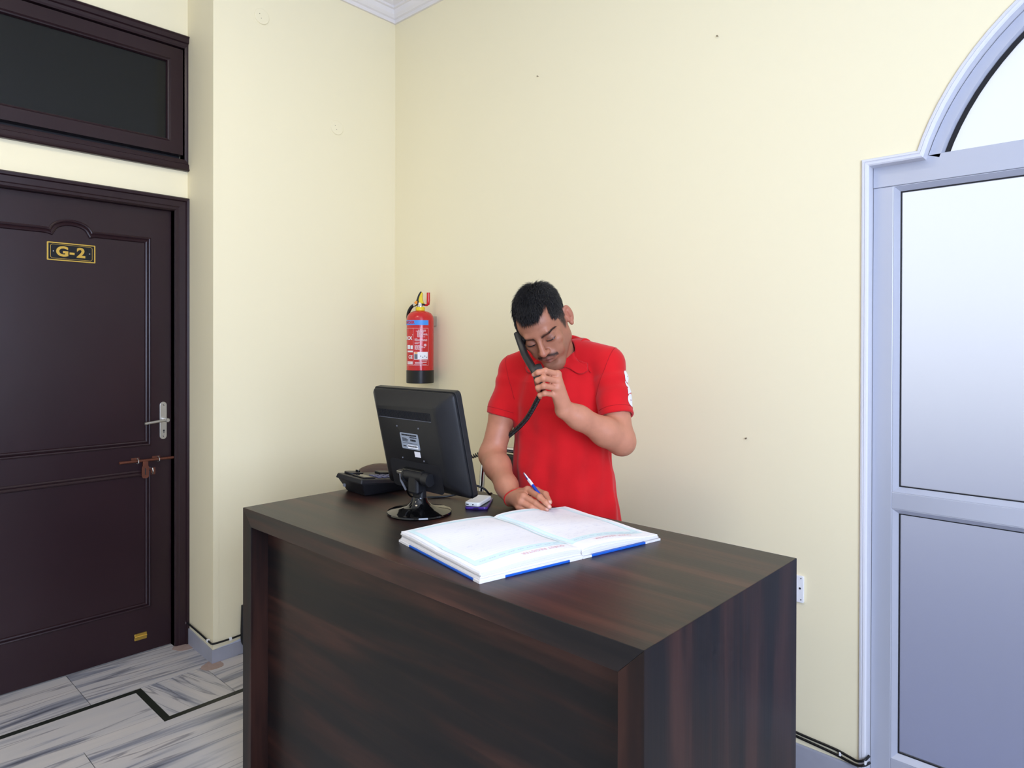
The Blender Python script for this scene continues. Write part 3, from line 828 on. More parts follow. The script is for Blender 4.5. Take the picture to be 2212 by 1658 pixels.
def page_block(v0, v1, name, layers):
    nv, nu = 26, 24
    # leaves drawn as a few separate sheaves with uneven edges
    for L in range(layers):
        a0 = L / layers; a1 = (L + 1) / layers
        top = []; bot = []
        dv = (random.random() - .5) * .005; du = (random.random() - .5) * .006
        if L == layers - 1: dv = 0; du = 0
        for j in range(nu + 1):
            for i in range(nv + 1):
                v = v0 + (v1 - v0) * i / nv; u = -LU / 2 + LU * j / nu
                edge = 0
                vv = v + (dv if abs(v) > .2 else 0); uu = u + du * (1 if u < 0 else 0)
                zt = .0052 + (page_z(v, u) - .0052) * a1
                zb = .0052 + (page_z(v, u) - .0052) * a0 + .0002
                top.append(bl(vv, uu, zt)); bot.append(bl(vv, uu, zb))
        n = (nv + 1) * (nu + 1); f = []
        for j in range(nu):
            for i in range(nv):
                q = j * (nv + 1) + i
                f.append((q, q + 1, q + nv + 2, q + nv + 1)); f.append((n + q + nv + 1, n + q + nv + 2, n + q + 1, n + q))
        for i in range(nv):
            f.append((n + i, n + i + 1, i + 1, i)); q = nu * (nv + 1) + i; f.append((q, q + 1, n + q + 1, n + q))
        for j in range(nu):
            q = j * (nv + 1); f.append((q, q + nv + 1, n + q + nv + 1, n + q)); q += nv; f.append((n + q, n + q + nv + 1, q + nv + 1, q))
        o = MB().add(top + bot, f).build('page_sheaf', M['paper'] if L == layers - 1 else M['page_edge'], book, fix=False)
        if L == layers - 1: auto_smooth(o, 40)
page_block(-LV / 2, SP - .001, 'left', 5); page_block(SP + .001, LV / 2 - .002, 'right', 4)
def printed(pts_uv, name, m, lift=.0005):
    """thin strip of print laid on the page: list of quads (v0,v1,u0,u1)"""
    mb = MB()
    for (v0, v1, u0, u1) in pts_uv:
        nv = max(1, int(abs(v1 - v0) / .012)); nu = max(1, int(abs(u1 - u0) / .012))
        g = [bl(v0 + (v1 - v0) * i / nv, u0 + (u1 - u0) * j / nu, page_z(v0 + (v1 - v0) * i / nv, u0 + (u1 - u0) * j / nu) + lift) for j in range(nu + 1) for i in range(nv + 1)]
        mb.add(g, [(j * (nv + 1) + i, j * (nv + 1) + i + 1, (j + 1) * (nv + 1) + i + 1, (j + 1) * (nv + 1) + i) for j in range(nu) for i in range(nv)])
    return mb.build(name, m, book, fix=False)
U0, U1 = -LU / 2 + .036, LU / 2 - .008
bands = []
for (v0, v1) in ((-LV / 2 + .012, SP - .006), (SP + .004, LV / 2 - .018)):
    bands += [(v0, v1, U0, U0 + .026), (v0, v1, U1 - .012, U1), (v0, v0 + .014, U0, U1), (v1 - .014, v1, U0, U1)]
printed(bands, 'printed_border', M['page_cyan'])
ink = []; ruled = []
for k in range(150):
    right = random.random() < .62
    v = random.uniform(.03, LV / 2 - .05) if right else random.uniform(-LV / 2 + .05, -.03)
    u = random.choice([U0 + .04 + .0125 * q for q in range(20)])
    ln_ = random.uniform(.004, .02)
    x = v
    while x < v + ln_:
        dxx = random.uniform(.0012, .003); du = random.uniform(-.0012, .0012)
        ink.append((x, x + dxx, u + du, u + du + .0007)); x += dxx * .9
for q in range(21):
    u = U0 + .036 + .0125 * q
    for v0, v1 in ((-LV / 2 + .028, SP - .022), (SP + .020, LV / 2 - .034)):
        ruled.append((v0, v1, u, u + .0005))
printed(ruled, 'ruled_lines', mat('pale_rule', lin(226, 230, 242), 0.7), .0005)
printed(ink, 'handwriting', M['page_ink'], .0008)
hd = []
for k in range(9):
    for s_, n_ in ((-1, 0), (1, 0)):
        v = (-LV / 2 + .03 + k * .026) if s_ < 0 else (SP + .02 + k * .025)
        for q in range(3):
            hd.append((v + q * .006, v + q * .006 + .0045, U0 + .011, U0 + .0135))
printed(hd, 'column_headings', mat('pale_violet_print', lin(196, 206, 230), 0.7), .0008)
for t_, cv in (('GUEST REGISTER', -.085), ('GUEST REGISTER', .135)):
    v, f = text_mesh(t_, .0150, .0001, 1.1)
    mb = MB()
    pts = []
    for p in v:
        vv = cv - p[0]; uu = -LU / 2 + .022 - p[1]
        pts.append(bl(vv, uu, page_z(vv, uu) + .0007))
    mb.add(pts, f).build('printed_title', M['page_red'], book, fix=False)

# ---------------- fire extinguisher on the back wall
EX = Vector((0.331, -.092, 1.208))
ext = empty('fire_extinguisher', EX); tag(ext, 'red fire extinguisher with yellow valve hanging near the room corner', 'fire extinguisher')
ER = .0685
cyl = MB().lathe([(ER - .004, .066), (ER, .066), (ER, .325), (ER - .003, .338), (ER - .012, .352), (ER - .030, .362), (.022, .366), (.018, .368)], 64).build('cylinder', M['ext_red'], ext); auto_smooth(cyl, 40)
auto_smooth(MB().lathe([(ER - .002, 0), (ER + .001, .002), (ER + .001, .064), (ER - .002, .067)], 64).build('base_band', M['ext_black'], ext), 40)
auto_smooth(MB().lathe([(.020, .364), (.0235, .367), (.0235, .380), (.021, .384)], 32).build('neck_ring', M['yellow'], ext), 40)
auto_smooth(MB().lathe([(.014, .383), (.014, .405), (.010, .410)], 24).build('valve', M['chrome'], ext), 40)
va = math.atan2(CR.y, CR.x)            # the handle lies across the line of sight, as in the photograph
ux = Vector((math.cos(va), math.sin(va), 0)); uz = Vector((0, 0, 1)); uy = Vector((-ux.y, ux.x, 0))
def ez(a, b, c=0): 
    p = ux * a + uy * c + uz * b
    return (p.x, p.y, p.z)
def eprism(poly, t, name, m, bevel=.001):
    return MB().prism(poly, lambda a, b, h: ez(a, b, h), -t / 2, t / 2).build(name, m, ext, bevel=bevel)
eprism([(-.020, .392), (.002, .395), (.026, .392), (.026, .400), (-.002, .405), (-.006, .42), (.004, .448), (.008, .462), (.001, .463), (-.010, .445), (-.022, .410)], .020, 'lever_rim', M['ext_black'], .002)
eprism([(-.004, .404), (.008, .402), (.020, .401), (.013, .418), (.011, .440), (.013, .458), (.006, .458), (-.002, .440), (-.008, .42)], .026, 'lever', M['yellow'], .003)
eprism([(-.030, .396), (-.014, .398), (-.012, .414), (-.020, .416), (-.030, .408)], .022, 'safety_seal', M['orange'], .002)
o_ = MB().tube([ez(.016, .395), ez(.034, .395), ez(.040, .400), ez(.041, .420), ez(.041, .458)], [.004, .006, .0085, .009, .0085], 12).build('carry_handle', M['ext_red'], ext); auto_smooth(o_, 40)
o_ = MB().tube(smooth_path([ez(-.022, .398, .002), ez(-.042, .388, .004), ez(-.058, .365, .010), ez(-.066, .335, .024), ez(-.064, .28, .042), ez(-.060, .12, .052)], 6), .0085, 14).build('hose', M['cable'], ext, smooth=True)
MB().lathe([(.010, -.004), (.010, .004)], 18, M4=Matrix.Translation(ez(-.030, .398, -.004)) @ Matrix.Rotation(PI / 2, 4, 'X')).build('gauge', M['chrome'], ext)
MB().box(-.02, .02, .060, .0915, .29, .34).build('wall_bracket', M['steel'], ext)
# printed label wrapped on the cylinder
view_a = math.atan2(-2.2951 - EX.y, 3.0186 - EX.x)
RG = view_a + math.radians(36)        # right-hand border of the label
def wrap(s, z, lift=.0006):
    a = RG - s / ER * -1 if False else RG + (-s) / ER * 1.0
    return ((ER + lift) * math.cos(a), (ER + lift) * math.sin(a), z)
# s grows to the viewer's left of the border; positive angle is counter-clockwise = to the right
def wquad(s0, s1, z0, z1, lift=.0006):
    n = max(1, int(abs(s1 - s0) / .004)); mb = MB()
    g = [wrap(s0 + (s1 - s0) * i / n, z, lift) for z in (z0, z1) for i in range(n + 1)]
    return mb.add(g, [(i, i + 1, n + 2 + i, n + 1 + i) for i in range(n)])
def wmany(quads, name, m, lift=.0006):
    mb = MB()
    for q in quads:
        t = wquad(*q, lift=lift); mb.add(t.v, t.f)
    return mb.build(name, m, ext, fix=False)
def wtext(t_, size, s, z, m, name='label_text', bold=.0002, lift=.0011):
    v, f = text_mesh(t_, size, bold)
    return MB().add([wrap(s - p[0], z + p[1], lift) for p in v], f).build(name, m, ext, fix=False)
wmany([(0, .180, .292, .316)], 'blue_band', M['print_blue'])
wtext('POWDER', .021, .116, .304, M['print_red'], 'band_text', .0009)
bw = .0011
wmany([(0, .180, .276 - bw, .276), (0, .180, .090, .090 + bw), (0, bw, .09, .276), (.078, .078 + bw, .09, .276)], 'label_border', M['print_pink'])
tl = []
z = .268; 
for k, (w_, ind) in enumerate([(.036, .022), (.046, .012), (.034, .018), (.030, .018), (.050, .018), (.060, .018), (.026, .018), (.040, .018), None, (.014, .005), (.064, .005), (.060, .005), None, (.024, .005), (.016, .005), None, (.030, .005), (.040, .005), (.050, .005), (.034, .005), (.028, .005)] if True else []) if False else enumerate([(.036, .022), (.046, .012), (.034, .018), (.030, .018), (.050, .018), (.060, .018), (.026, .018), (.040, .018), (0, 0), (.014, .005), (.064, .005), (.060, .005), (0, 0), (.024, .005), (.016, .005), (0, 0), (.030, .005), (.040, .005), (.050, .005), (.034, .005), (.028, .005)]):
    if w_ > 0:
        s1 = .076 - ind
        x = s1
        while x > s1 - w_:
            l_ = random.uniform(.004, .010)
            tl.append((max(x - l_, .004), x, z - .0034, z)); x -= l_ + .0016
    z -= .0048
wmany(tl, 'label_small_print', M['print_pink'])
wmany([(.004, .074, .120, .158)], 'inspection_sticker', M['paper'], .0009)
wmany([(.056, .072, .150, .156)], 'sticker_mark', M['orange'], .0013)
wmany([(.056, .072, .123, .147)], 'sticker_table', M['print_grey'], .0013)
wmany([(.008 + .010 * k, .012 + .010 * k, .128 + .006 * (k % 2), .134 + .006 * (k % 2)) for k in range(4)], 'sticker_writing', M['print_grey'], .0013)
wmany([(.006, .05, .112, .115), (.010, .07, .104, .107), (.03, .07, .099, .102), (.01, .074, .094, .096)], 'label_footer', M['print_pink'])
mb = MB()
pts = [wrap(.018 + .007 * math.cos(a), .192 + .007 * math.sin(a), .0009) for a in [2 * PI * k / 16 for k in range(16)]]
mb.add(pts, [tuple(range(16))]).build('approval_mark', M['print_pink'], ext, fix=False)
wtext('CE', .022, .096, .132, M['print_white'], 'ce_mark', .0008)
wtext('DCX', .022, .110, .226, M['print_white'], 'maker_mark', .0012)
wmany([(.081, .095, .172, .190), (.098, .12, .172, .192), (.081, .12, .156, .164), (.081, .12, .104, .110), (.081, .12, .096, .1015), (.081, .083, .24, .246)], 'pictogram', M['print_white'], .0009)

# ---------------- socket on the back wall
so = empty('wall_socket', (2.157, 0, .598)); tag(so, 'white plastic socket plate on the wall behind the desk edge', 'socket')
MB().prism(rbox2d(.090, .088, .004), XZ(0), -.009, 0.0).build('plate', M['socket'], so, bevel=.0015)
MB().box(-.03, .022, -.0115, -.009, -.022, .028).build('rocker', M['socket'], so, bevel=.001)
for (x, z, r) in ((.0335, .003, .0035), (.037, .036, .0018), (.037, -.034, .0018)):
    MB().lathe([(r, 0), (r, .0006)], 14, M4=Matrix.Translation((x, -.009, z)) @ Matrix.Rotation(PI / 2, 4, 'X')).build('screw_hole', M['gasket'], so)

# ---------------- wall cables with clips
def wall_cable(name, label, runs, r, clips, mapc):
    e = empty(name, runs[0][0]); tag(e, label, 'cable')
    for p in runs:
        kid(MB().tube(smooth_path(p, 8), r, 8), 'cable', M['cable'], e, smooth=True)
    for c in clips:
        kid(MB().box(c[0] - mapc[0], c[0] + mapc[0], c[1] - mapc[1], c[1] + mapc[1], c[2] - .006, c[2] + .006), 'clip', M['socket'], e, bevel=.001)
    return e
wall_cable('wall_cable', 'pair of black cables clipped low along the wall by the arched door',
    [[(1.3, -.004, .128), (2.0, -.004, .128), (2.20, -.004, .117), (2.30, -.005, .113), (2.345, -.012, .110), (2.372, -.022, .112), (2.392, -.020, .122), (2.400, .0, .13)],
     [(1.3, -.004, .118), (2.0, -.004, .115), (2.20, -.004, .104), (2.30, -.006, .098), (2.345, -.014, .096), (2.375, -.024, .100), (2.394, -.021, .108), (2.402, .0, .11)]], .0042,
    [(2.318, -.006, .106), (2.395, -.018, .116)], (.003, .006))
wall_cable('corner_cable', 'black cable clipped around the foot of the left wall corner',
    [[(XD + .002, -1.008, .100), (XD + .05, -1.010, .099), (-.10, -1.014, .096), (0.015, -1.019, .092), (0.036, -1.018, .090), (0.040, -1.005, .088), (0.037, -.94, .086), (0.033, -.86, .088), (.025, -.6, .10)]], .0042,
    [(XD + .014, -1.009, .100), (0.0, -1.018, .093), (0.037, -.935, .086)], (.005, .006))
c_ = MB().tube(smooth_path([(.036, -.875, .22), (.038, -.878, .15), (.040, -.880, .10), (.040, -.875, .05), (.036, -.84, .02)]), .009, 10).build('hanging_cable', M['cable'], smooth=True)
tag(c_, 'thick black cable hanging at the wall behind the desk edge', 'cable')
tag(MB().tube([(.052, -.872, .004), (.052, -.80, .004), (.20, -.70, .004)], .004, 8).build('floor_cable', M['cable']), 'thin black cable lying on floor beside the left wall', 'cable')

# ---------------- painted-over round plates and nails on the walls
def disc(y, z, name_label):
    x0 = -y * .0297
    o = MB().lathe([(.036, 0), (.036, .003), (.034, .0045), (.0, .0055)], 40, M4=Matrix.Translation((x0 - .0005, y, z)) @ Matrix.Rotation(PI / 2 - .03, 4, 'Y'), cap=False)
    e = empty('junction_cover', (x0, y, z)); tag(e, name_label, 'cover plate', 'painted round cover plates on the left wall')
    auto_smooth(kid(o, 'plate', M['wall'], e), 30)
    for dy, dz in ((-.012, .008), (-.004, -.011)):
        kid(MB().lathe([(.0018, .005), (.0018, .0062)], 10, M4=Matrix.Translation((x0 - .0005, y + dy, z + dz)) @ Matrix.Rotation(PI / 2, 4, 'Y')), 'screw', M['nailm'], e)
disc(-.783, 2.917, 'round cream cover plate high up nearest the door')
disc(-.375, 2.502, 'round cream cover plate lower down nearest the room corner')
for (x, z, lb) in ((1.890, 2.513, 'small nail high on the back wall nearest the arched door'), (1.038, 2.597, 'small nail high on the back wall above the man'), (2.003, 1.079, 'small nail low on the back wall right of the man')):
    tag(MB().lathe([(.003, .007), (.003, .009), (.0014, .0085), (.0014, -.012)], 10, M4=Matrix.Translation((x, 0, z)) @ Matrix.Rotation(PI / 2 + .2, 4, 'X')).build('nail', M['nailm']), lb, 'nail', 'nails in the back wall')

# ---------------- chairs behind the desk
ch = empty('visitor_chair', (1.150, -.345, 0)); tag(ch, 'black padded chair with chrome tube frame behind the man', 'chair')
for s in (-1, 1):
    x = s * .245
    pts = smooth_path([(x, .15, .93), (x, .10, .60), (x, .06, .45), (x, .05, .40)], 5) if False else [(x, .145, .95), (x, .14, .90), (x, .09, .45), (x, .085, .41)]
    MB().tube(pts, .0125, 14).build('back_post', M['chrome'], ch, smooth=True)
    MB().tube(smooth_path([(x, .17, .0), (x, .16, .20), (x, .09, .43), (x, -.06, .44), (x, -.19, .44), (x, -.20, .42), (x, -.20, .20), (x, -.20, 0)], 6), .0125, 14).build('leg_frame', M['chrome'], ch, smooth=True)
    MB().tube(smooth_path([(x, -.195, .43), (x, -.196, .58), (x, -.18, .655), (x, -.10, .665), (x, .05, .665), (x, .115, .66)], 6), .0115, 14).build('arm_tube', M['chrome'], ch, smooth=True)
    MB().box(x - .02, x + .02, -.14, .07, .674, .694).build('arm_pad', M['black_leather'], ch, bevel=.007)
MB().tube([(-.245, .145, .95), (-.235, .146, .958), (.235, .146, .958), (.245, .145, .95)], .0125, 14).build('top_bar', M['chrome'], ch, smooth=True)
MB().tube([(-.235, .132, .872), (.235, .132, .872)], .010, 12).build('lower_bar', M['chrome'], ch, smooth=True)
MB().hexa([(-.232, .118, .886), (.232, .118, .886), (.232, .150, .886), (-.232, .150, .886)], [(-.232, .126, .940), (.232, .126, .940), (.232, .158, .940), (-.232, .158, .940)]).build('backrest', M['black_leather'], ch, bevel=.012, seg=3)
MB().box(-.232, .232, -.20, .09, .43, .49).build('seat', M['black_leather'], ch, bevel=.02, seg=3)

oc = empty('office_chair', (.40, -.42, 0), math.radians(25)); tag(oc, 'brown leatherette office chair with rounded back at the wall corner', 'chair')
bp = []
for k in range(25):
    a = PI * k / 24
    bp.append((.235 * math.copysign(abs(math.cos(a)) ** .75, math.cos(a)), .60 + .225 * abs(math.sin(a)) ** .8))
bp = bp + [(-.225, .50), (.225, .50)]
o_ = MB().prism(bp, XZ(0), .10, .17).build('backrest', M['brown_leather'], oc, bevel=.025, seg=4)
MB().box(-.24, .24, -.25, .16, .42, .50).build('seat', M['brown_leather'], oc, bevel=.03, seg=3)
MB().box(-.03, .03, .14, .18, .40, .62).build('back_bracket', M['black'], oc, bevel=.006)
MB().lathe([(.026, .10), (.026, .40), (.05, .42)], 20).build('gas_column', M['black'], oc)
for k in range(5):
    a = 2 * PI * k / 5 + .3
    MB().tube([(0, 0, .10), (.26 * math.cos(a), .26 * math.sin(a), .07)], [.022, .014], 10).build('foot', M['black'], oc)
    MB().lathe([(.012, -.012), (.026, -.010), (.026, .010), (.012, .012)], 16, M4=Matrix.Translation((.26 * math.cos(a), .26 * math.sin(a), .026)) @ Matrix.Rotation(a, 4, 'Z') @ Matrix.Rotation(PI / 2, 4, 'X')).build('caster', M['black'], oc)
for s in (-1, 1):
    MB().tube(smooth_path([(s * .24, .05, .45), (s * .29, .05, .50), (s * .29, .02, .63), (s * .285, -.12, .645)], 6), .014, 12).build('armrest', M['black'], oc, smooth=True)

# ================================================================== PERSON
# joint positions in metres
#J_BEGIN
J = {
    'hip': (1.5937, -0.4967, 0.8003),
    'chest': (1.5825, -0.5045, 1.1905),
    'neck': (1.5932, -0.5138, 1.3655),
    'shR': (1.4383, -0.5835, 1.3087),
    'elR': (1.4110, -0.6656, 1.0306),
    'wrR': (1.6003, -0.7700, 0.9331),
    'shL': (1.7479, -0.4723, 1.3310),
    'elL': (1.8380, -0.5335, 1.1074),
    'wrL': (1.7756, -0.7344, 1.2125),
    'head': (1.6390, -0.6687, 1.4648),
    'Li0': (1.7811, -0.7738, 1.3169),
    'Li1': (1.7750, -0.8204, 1.3273),
    'Li2': (1.7577, -0.8324, 1.3232),
    'Li3': (1.7379, -0.8277, 1.3159),
    'Lm0': (1.7856, -0.7793, 1.2973),
    'Lm1': (1.7758, -0.8293, 1.3079),
    'Lm2': (1.7569, -0.8334, 1.3008),
    'Lm3': (1.7412, -0.8152, 1.2916),
    'Lr0': (1.7838, -0.7811, 1.2774),
    'Lr1': (1.7756, -0.8270, 1.2856),
    'Lr2': (1.7566, -0.8310, 1.2797),
    'Lr3': (1.7413, -0.8112, 1.2701),
    'Lp0': (1.7774, -0.7817, 1.2584),
    'Lp1': (1.7712, -0.8176, 1.2639),
    'Lp2': (1.7554, -0.8214, 1.2580),
    'Lp3': (1.7434, -0.8053, 1.2499),
    'Lt0': (1.7704, -0.7432, 1.2480),
    'Lt1': (1.7456, -0.7387, 1.2902),
    'Lt2': (1.7316, -0.7583, 1.3177),
    'Ri0': (1.6720, -0.7781, 0.9677),
    'Ri1': (1.7400, -0.8022, 0.9613),
    'Ri2': (1.7644, -0.8041, 0.9494),
    'Ri3': (1.7761, -0.8015, 0.9389),
    'Rm0': (1.6763, -0.8015, 0.9527),
    'Rm1': (1.7231, -0.7990, 0.9406),
    'Rm2': (1.7467, -0.7975, 0.9321),
    'Rm3': (1.7643, -0.7976, 0.9297),
    'Rr0': (1.6738, -0.8108, 0.9374),
    'Rr1': (1.7120, -0.8067, 0.9266),
    'Rr2': (1.7295, -0.8000, 0.9202),
    'Rr3': (1.7448, -0.7994, 0.9200),
    'Rp0': (1.6678, -0.8124, 0.9217),
    'Rp1': (1.6979, -0.8090, 0.9152),
    'Rp2': (1.7098, -0.7980, 0.9111),
    'Rp3': (1.7220, -0.7934, 0.9124),
    'Rt0': (1.6357, -0.7710, 0.9528),
    'Rt1': (1.6771, -0.7460, 0.9607),
    'Rt2': (1.7234, -0.7576, 0.9584),
    'Rt3': (1.7569, -0.7784, 0.9453),
    'penA': (1.6325, -0.7531, 1.0104),
    'penB': (1.7778, -0.7973, 0.9292),
    'hs0': (1.5752, -0.7215, 1.4342),
    'hs1': (1.6270, -0.7420, 1.3724),
    'hs2': (1.6951, -0.7746, 1.3212),
    'hs3': (1.7270, -0.7862, 1.2696),
    'c0': (1.7290, -0.7844, 1.2615),
    'c1': (1.6023, -0.7049, 1.1714),
    'c2': (1.4676, -0.6327, 1.1030),
    'c3': (1.3500, -0.6061, 1.0396),
    'c4': (1.2680, -0.6487, 0.9996),
    'c5': (1.1749, -0.7358, 0.9600),
    'c6': (1.1009, -0.8050, 0.9270),
    'seR': (1.4227, -0.6400, 1.1608),
    'seL': (1.8027, -0.4839, 1.1666),
}
#J_END
HF = np.array([0.4492, -0.6881, -0.5698]); HL = np.array([0.8934, 0.3443, 0.2886])
HF /= np.linalg.norm(HF); HL -= HF * (HL @ HF); HL /= np.linalg.norm(HL); HUP = np.cross(HF, HL)
J = {k: np.array(p) for k, p in J.items()}
HO = J['head']; HS = 1.03
HM = np.stack([HL, HF, HUP])                     # rows: left, forward, up
def hp_(x, y, z): return HO + HS * (x * HL + y * HF + z * HUP)
TL = np.array([.9335, .358, 0.0]); TF = np.array([.358, -.9335, 0.0]); ZZ = np.array([0, 0, 1.0])
TM = np.stack([TL, TF, ZZ])

class SDF:
    """sequence of capsules and ellipsoids joined by smooth union / subtraction"""
    def __init__(s): s.p = []
    def cap(s, a, b, ra, rb, k=.012, op=1):
        s.p.append(('c', np.asarray(a, float), np.asarray(b, float), ra, rb, k, op)); return s
    def chain(s, pts, rs, k=.008):
        for i in range(len(pts) - 1): s.cap(pts[i], pts[i + 1], rs[i], rs[i + 1], k)
        return s
    def ell(s, c, r, Mx, k=.012, op=1):
        s.p.append(('e', np.asarray(c, float), np.asarray(r, float), Mx, None, k, op)); return s
    @staticmethod
    def one(q, P):
        if q[0] == 'c':
            a, b, ra, rb = q[1:5]
            ab = b - a; pa = P - a
            t = np.clip(pa @ ab / max(ab @ ab, 1e-12), 0, 1)
            return np.linalg.norm(pa - t[:, None] * ab, axis=1) - (ra + (rb - ra) * t)
        L = (P - q[1]) @ q[3].T
        k0 = np.linalg.norm(L / q[2], axis=1); k1 = np.linalg.norm(L / q[2] ** 2, axis=1)
        return k0 * (k0 - 1) / np.maximum(k1, 1e-9)
    def eval(s, P, idx=None):
        d = np.full(len(P), 1e3)
        for i in (range(len(s.p)) if idx is None else idx):
            q = s.p[i]; e = s.one(q, P); k = q[5]
            if q[6] > 0:
                h = np.clip(.5 + .5 * (d - e) / k, 0, 1)
                d = np.where(d > 100, e, d + (e - d) * h - k * h * (1 - h))
            else:
                h = np.clip(.5 - .5 * (d + e) / k, 0, 1)
                d = d + (-e - d) * h + k * h * (1 - h)
        return d
    def prune(s, C, R):
        D = np.stack([s.one(q, C) for q in s.p])
        op = np.array([q[6] for q in s.p])[:, None]; k = np.array([q[5] for q in s.p])[:, None]
        m = np.where(op > 0, D, 1e3).min(0)
        keep = np.where(op > 0, D < m + 2 * R + k + .004, D < k + 2 * R)
        return [np.flatnonzero(keep[:, i]) for i in range(len(C))]

def surface_nets(fn, lo, hi, h, B=12, prune=None):
    lo = np.asarray(lo, float); hi = np.asarray(hi, float)
    nb = np.ceil((hi - lo) / (h * B)).astype(int)
    g = np.stack(np.meshgrid(*[np.arange(n) for n in nb], indexing='ij'), -1).reshape(-1, 3)
    cen = lo + (g + .5) * h * B
    R = .87 * B * h
    dc = fn(cen, None)
    act = g[np.abs(dc) < R * 1.5 + .004]
    r = np.arange(B + 1)
    off = np.stack(np.meshgrid(r, r, r, indexing='ij'), -1).reshape(-1, 3)
    S = 1 << 20
    ids = []; pos = []; edges = []
    CO = np.array([(0, 0, 0), (1, 0, 0), (0, 1, 0), (1, 1, 0), (0, 0, 1), (1, 0, 1), (0, 1, 1), (1, 1, 1)])
    ED = [(0, 1), (2, 3), (4, 5), (6, 7), (0, 2), (1, 3), (4, 6), (5, 7), (0, 4), (1, 5), (2, 6), (3, 7)]
    keep = prune(lo + (act + .5) * B * h, R) if prune else [None] * len(act)
    for b, idx in zip(act, keep):
        base = b * B
        P = lo + (base + off) * h
        V = fn(P, idx).reshape(B + 1, B + 1, B + 1)
        sg = V < 0
        if sg.all() or not sg.any(): continue
        cv = np.stack([V[c[0]:c[0] + B, c[1]:c[1] + B, c[2]:c[2] + B] for c in CO], -1)
        sv = cv < 0
        n = sv.sum(-1); A = (n > 0) & (n < 8)
        ii = np.argwhere(A)
        if not len(ii): continue
        vals = cv[A]; acc = np.zeros((len(ii), 3)); cnt = np.zeros(len(ii))
        for a, c in ED:
            va, vc = vals[:, a], vals[:, c]
            m = (va < 0) != (vc < 0)
            t = np.where(m, va / np.where(m, va - vc, 1), 0)
            p = CO[a] + t[:, None] * (CO[c] - CO[a])
            acc += np.where(m[:, None], p, 0); cnt += m
        gi = base + ii
        ids.append(gi[:, 0] * S * S + gi[:, 1] * S + gi[:, 2] if False else (gi[:, 0].astype(np.int64) << 40) | (gi[:, 1].astype(np.int64) << 20) | gi[:, 2].astype(np.int64))
        pos.append(lo + (gi + acc / cnt[:, None]) * h)
        for ax, cidx in ((0, 1), (1, 2), (2, 4)):
            m = sv[A][:, 0] != sv[A][:, cidx]
            if m.any():
                e = gi[m]; edges.append(np.c_[e, np.full(len(e), ax), sv[A][m][:, 0]])
    ids = np.concatenate(ids); pos = np.concatenate(pos); edges = np.concatenate(edges).astype(np.int64)
    o = np.argsort(ids); ids = ids[o]; pos = pos[o]
    def look(c):
        key = (c[:, 0] << 40) | (c[:, 1] << 20) | c[:, 2]
        k = np.clip(np.searchsorted(ids, key), 0, len(ids) - 1)
        return np.where(ids[k] == key, k, -1)
    F_ = []
    for ax in range(3):
        e = edges[edges[:, 3] == ax]; c = e[:, :3]
        u = np.zeros(3, int); v = np.zeros(3, int); u[(ax + 1) % 3] = 1; v[(ax + 2) % 3] = 1
        q = np.stack([look(c), look(c - u), look(c - u - v), look(c - v)], 1)
        ok = (q >= 0).all(1); q = q[ok]; s_ = e[ok, 4] > 0
        q[~s_] = q[~s_][:, ::-1]
        F_.append(q)
    return pos, np.concatenate(F_)

def np_mesh(name, v, f, m, parent=None, smooth=True):
    me = bpy.data.meshes.new(name)
    me.vertices.add(len(v)); me.vertices.foreach_set('co', np.ascontiguousarray(v, np.float32).ravel())
    n = f.shape[1]
    me.loops.add(f.size); me.loops.foreach_set('vertex_index', np.ascontiguousarray(f, np.int32).ravel())
    me.polygons.add(len(f)); me.polygons.foreach_set('loop_start', np.arange(0, f.size, n, dtype=np.int32))
    me.polygons.foreach_set('loop_total', np.full(len(f), n, np.int32))
    me.update(calc_edges=True); me.validate()
    return link_mesh(name, me, m, parent, smooth)

# ---- body
B_ = SDF()
hipc = J['hip']
B_.ell(hipc + (0, 0, .0), (.150, .095, .11), TM, .03)
B_.ell(J['chest'] + (0, 0, -.08), (.140, .090, .20), TM, .04)
B_.ell(J['chest'] + (0, 0, .04), (.150, .098, .16), TM, .04)
B_.cap(J['neck'] + (0, 0, -.05), J['shR'], .045, .046, .03); B_.cap(J['neck'] + (0, 0, -.05), J['shL'], .045, .046, .03)
# legs, straight down to the floor
for s in (-1, 1):
    hj = hipc + TL * s * .085 + ZZ * -.02; kn = hipc + TL * s * .095 + TF * .02; kn[2] = .46; an = hipc + TL * s * .10; an[2] = .085
    B_.cap(hj, kn, .072, .050, .03); B_.cap(kn, an, .048, .034, .015); B_.cap(an, an + TF * .14 + ZZ * -.045, .036, .028, .02)
# arms
def along(a, b, t): return a + (b - a) * t
for S_, rw in (('R', .0275), ('L', .0285)):
    sh_, el_, wr_ = J['sh' + S_], J['el' + S_], J['wr' + S_]
    B_.chain([sh_, along(sh_, el_, .5), el_], [.047, .0455, .040], .02)
    B_.chain([el_, along(el_, wr_, .28), along(el_, wr_, .75), wr_], [.040, .0415, .0325, rw], .025)
    d_ = (el_ - sh_); d_ /= np.linalg.norm(d_); e_ = (el_ - wr_); e_ /= np.linalg.norm(e_)
    B_.cap(el_ + (d_ + e_) * .006, el_ + (d_ + e_) * .008, .026, .024, .03)
# neck
B_.cap(J['neck'] + (0, 0, -.03), hp_(0, -.034, -.050), .054, .050, .015)
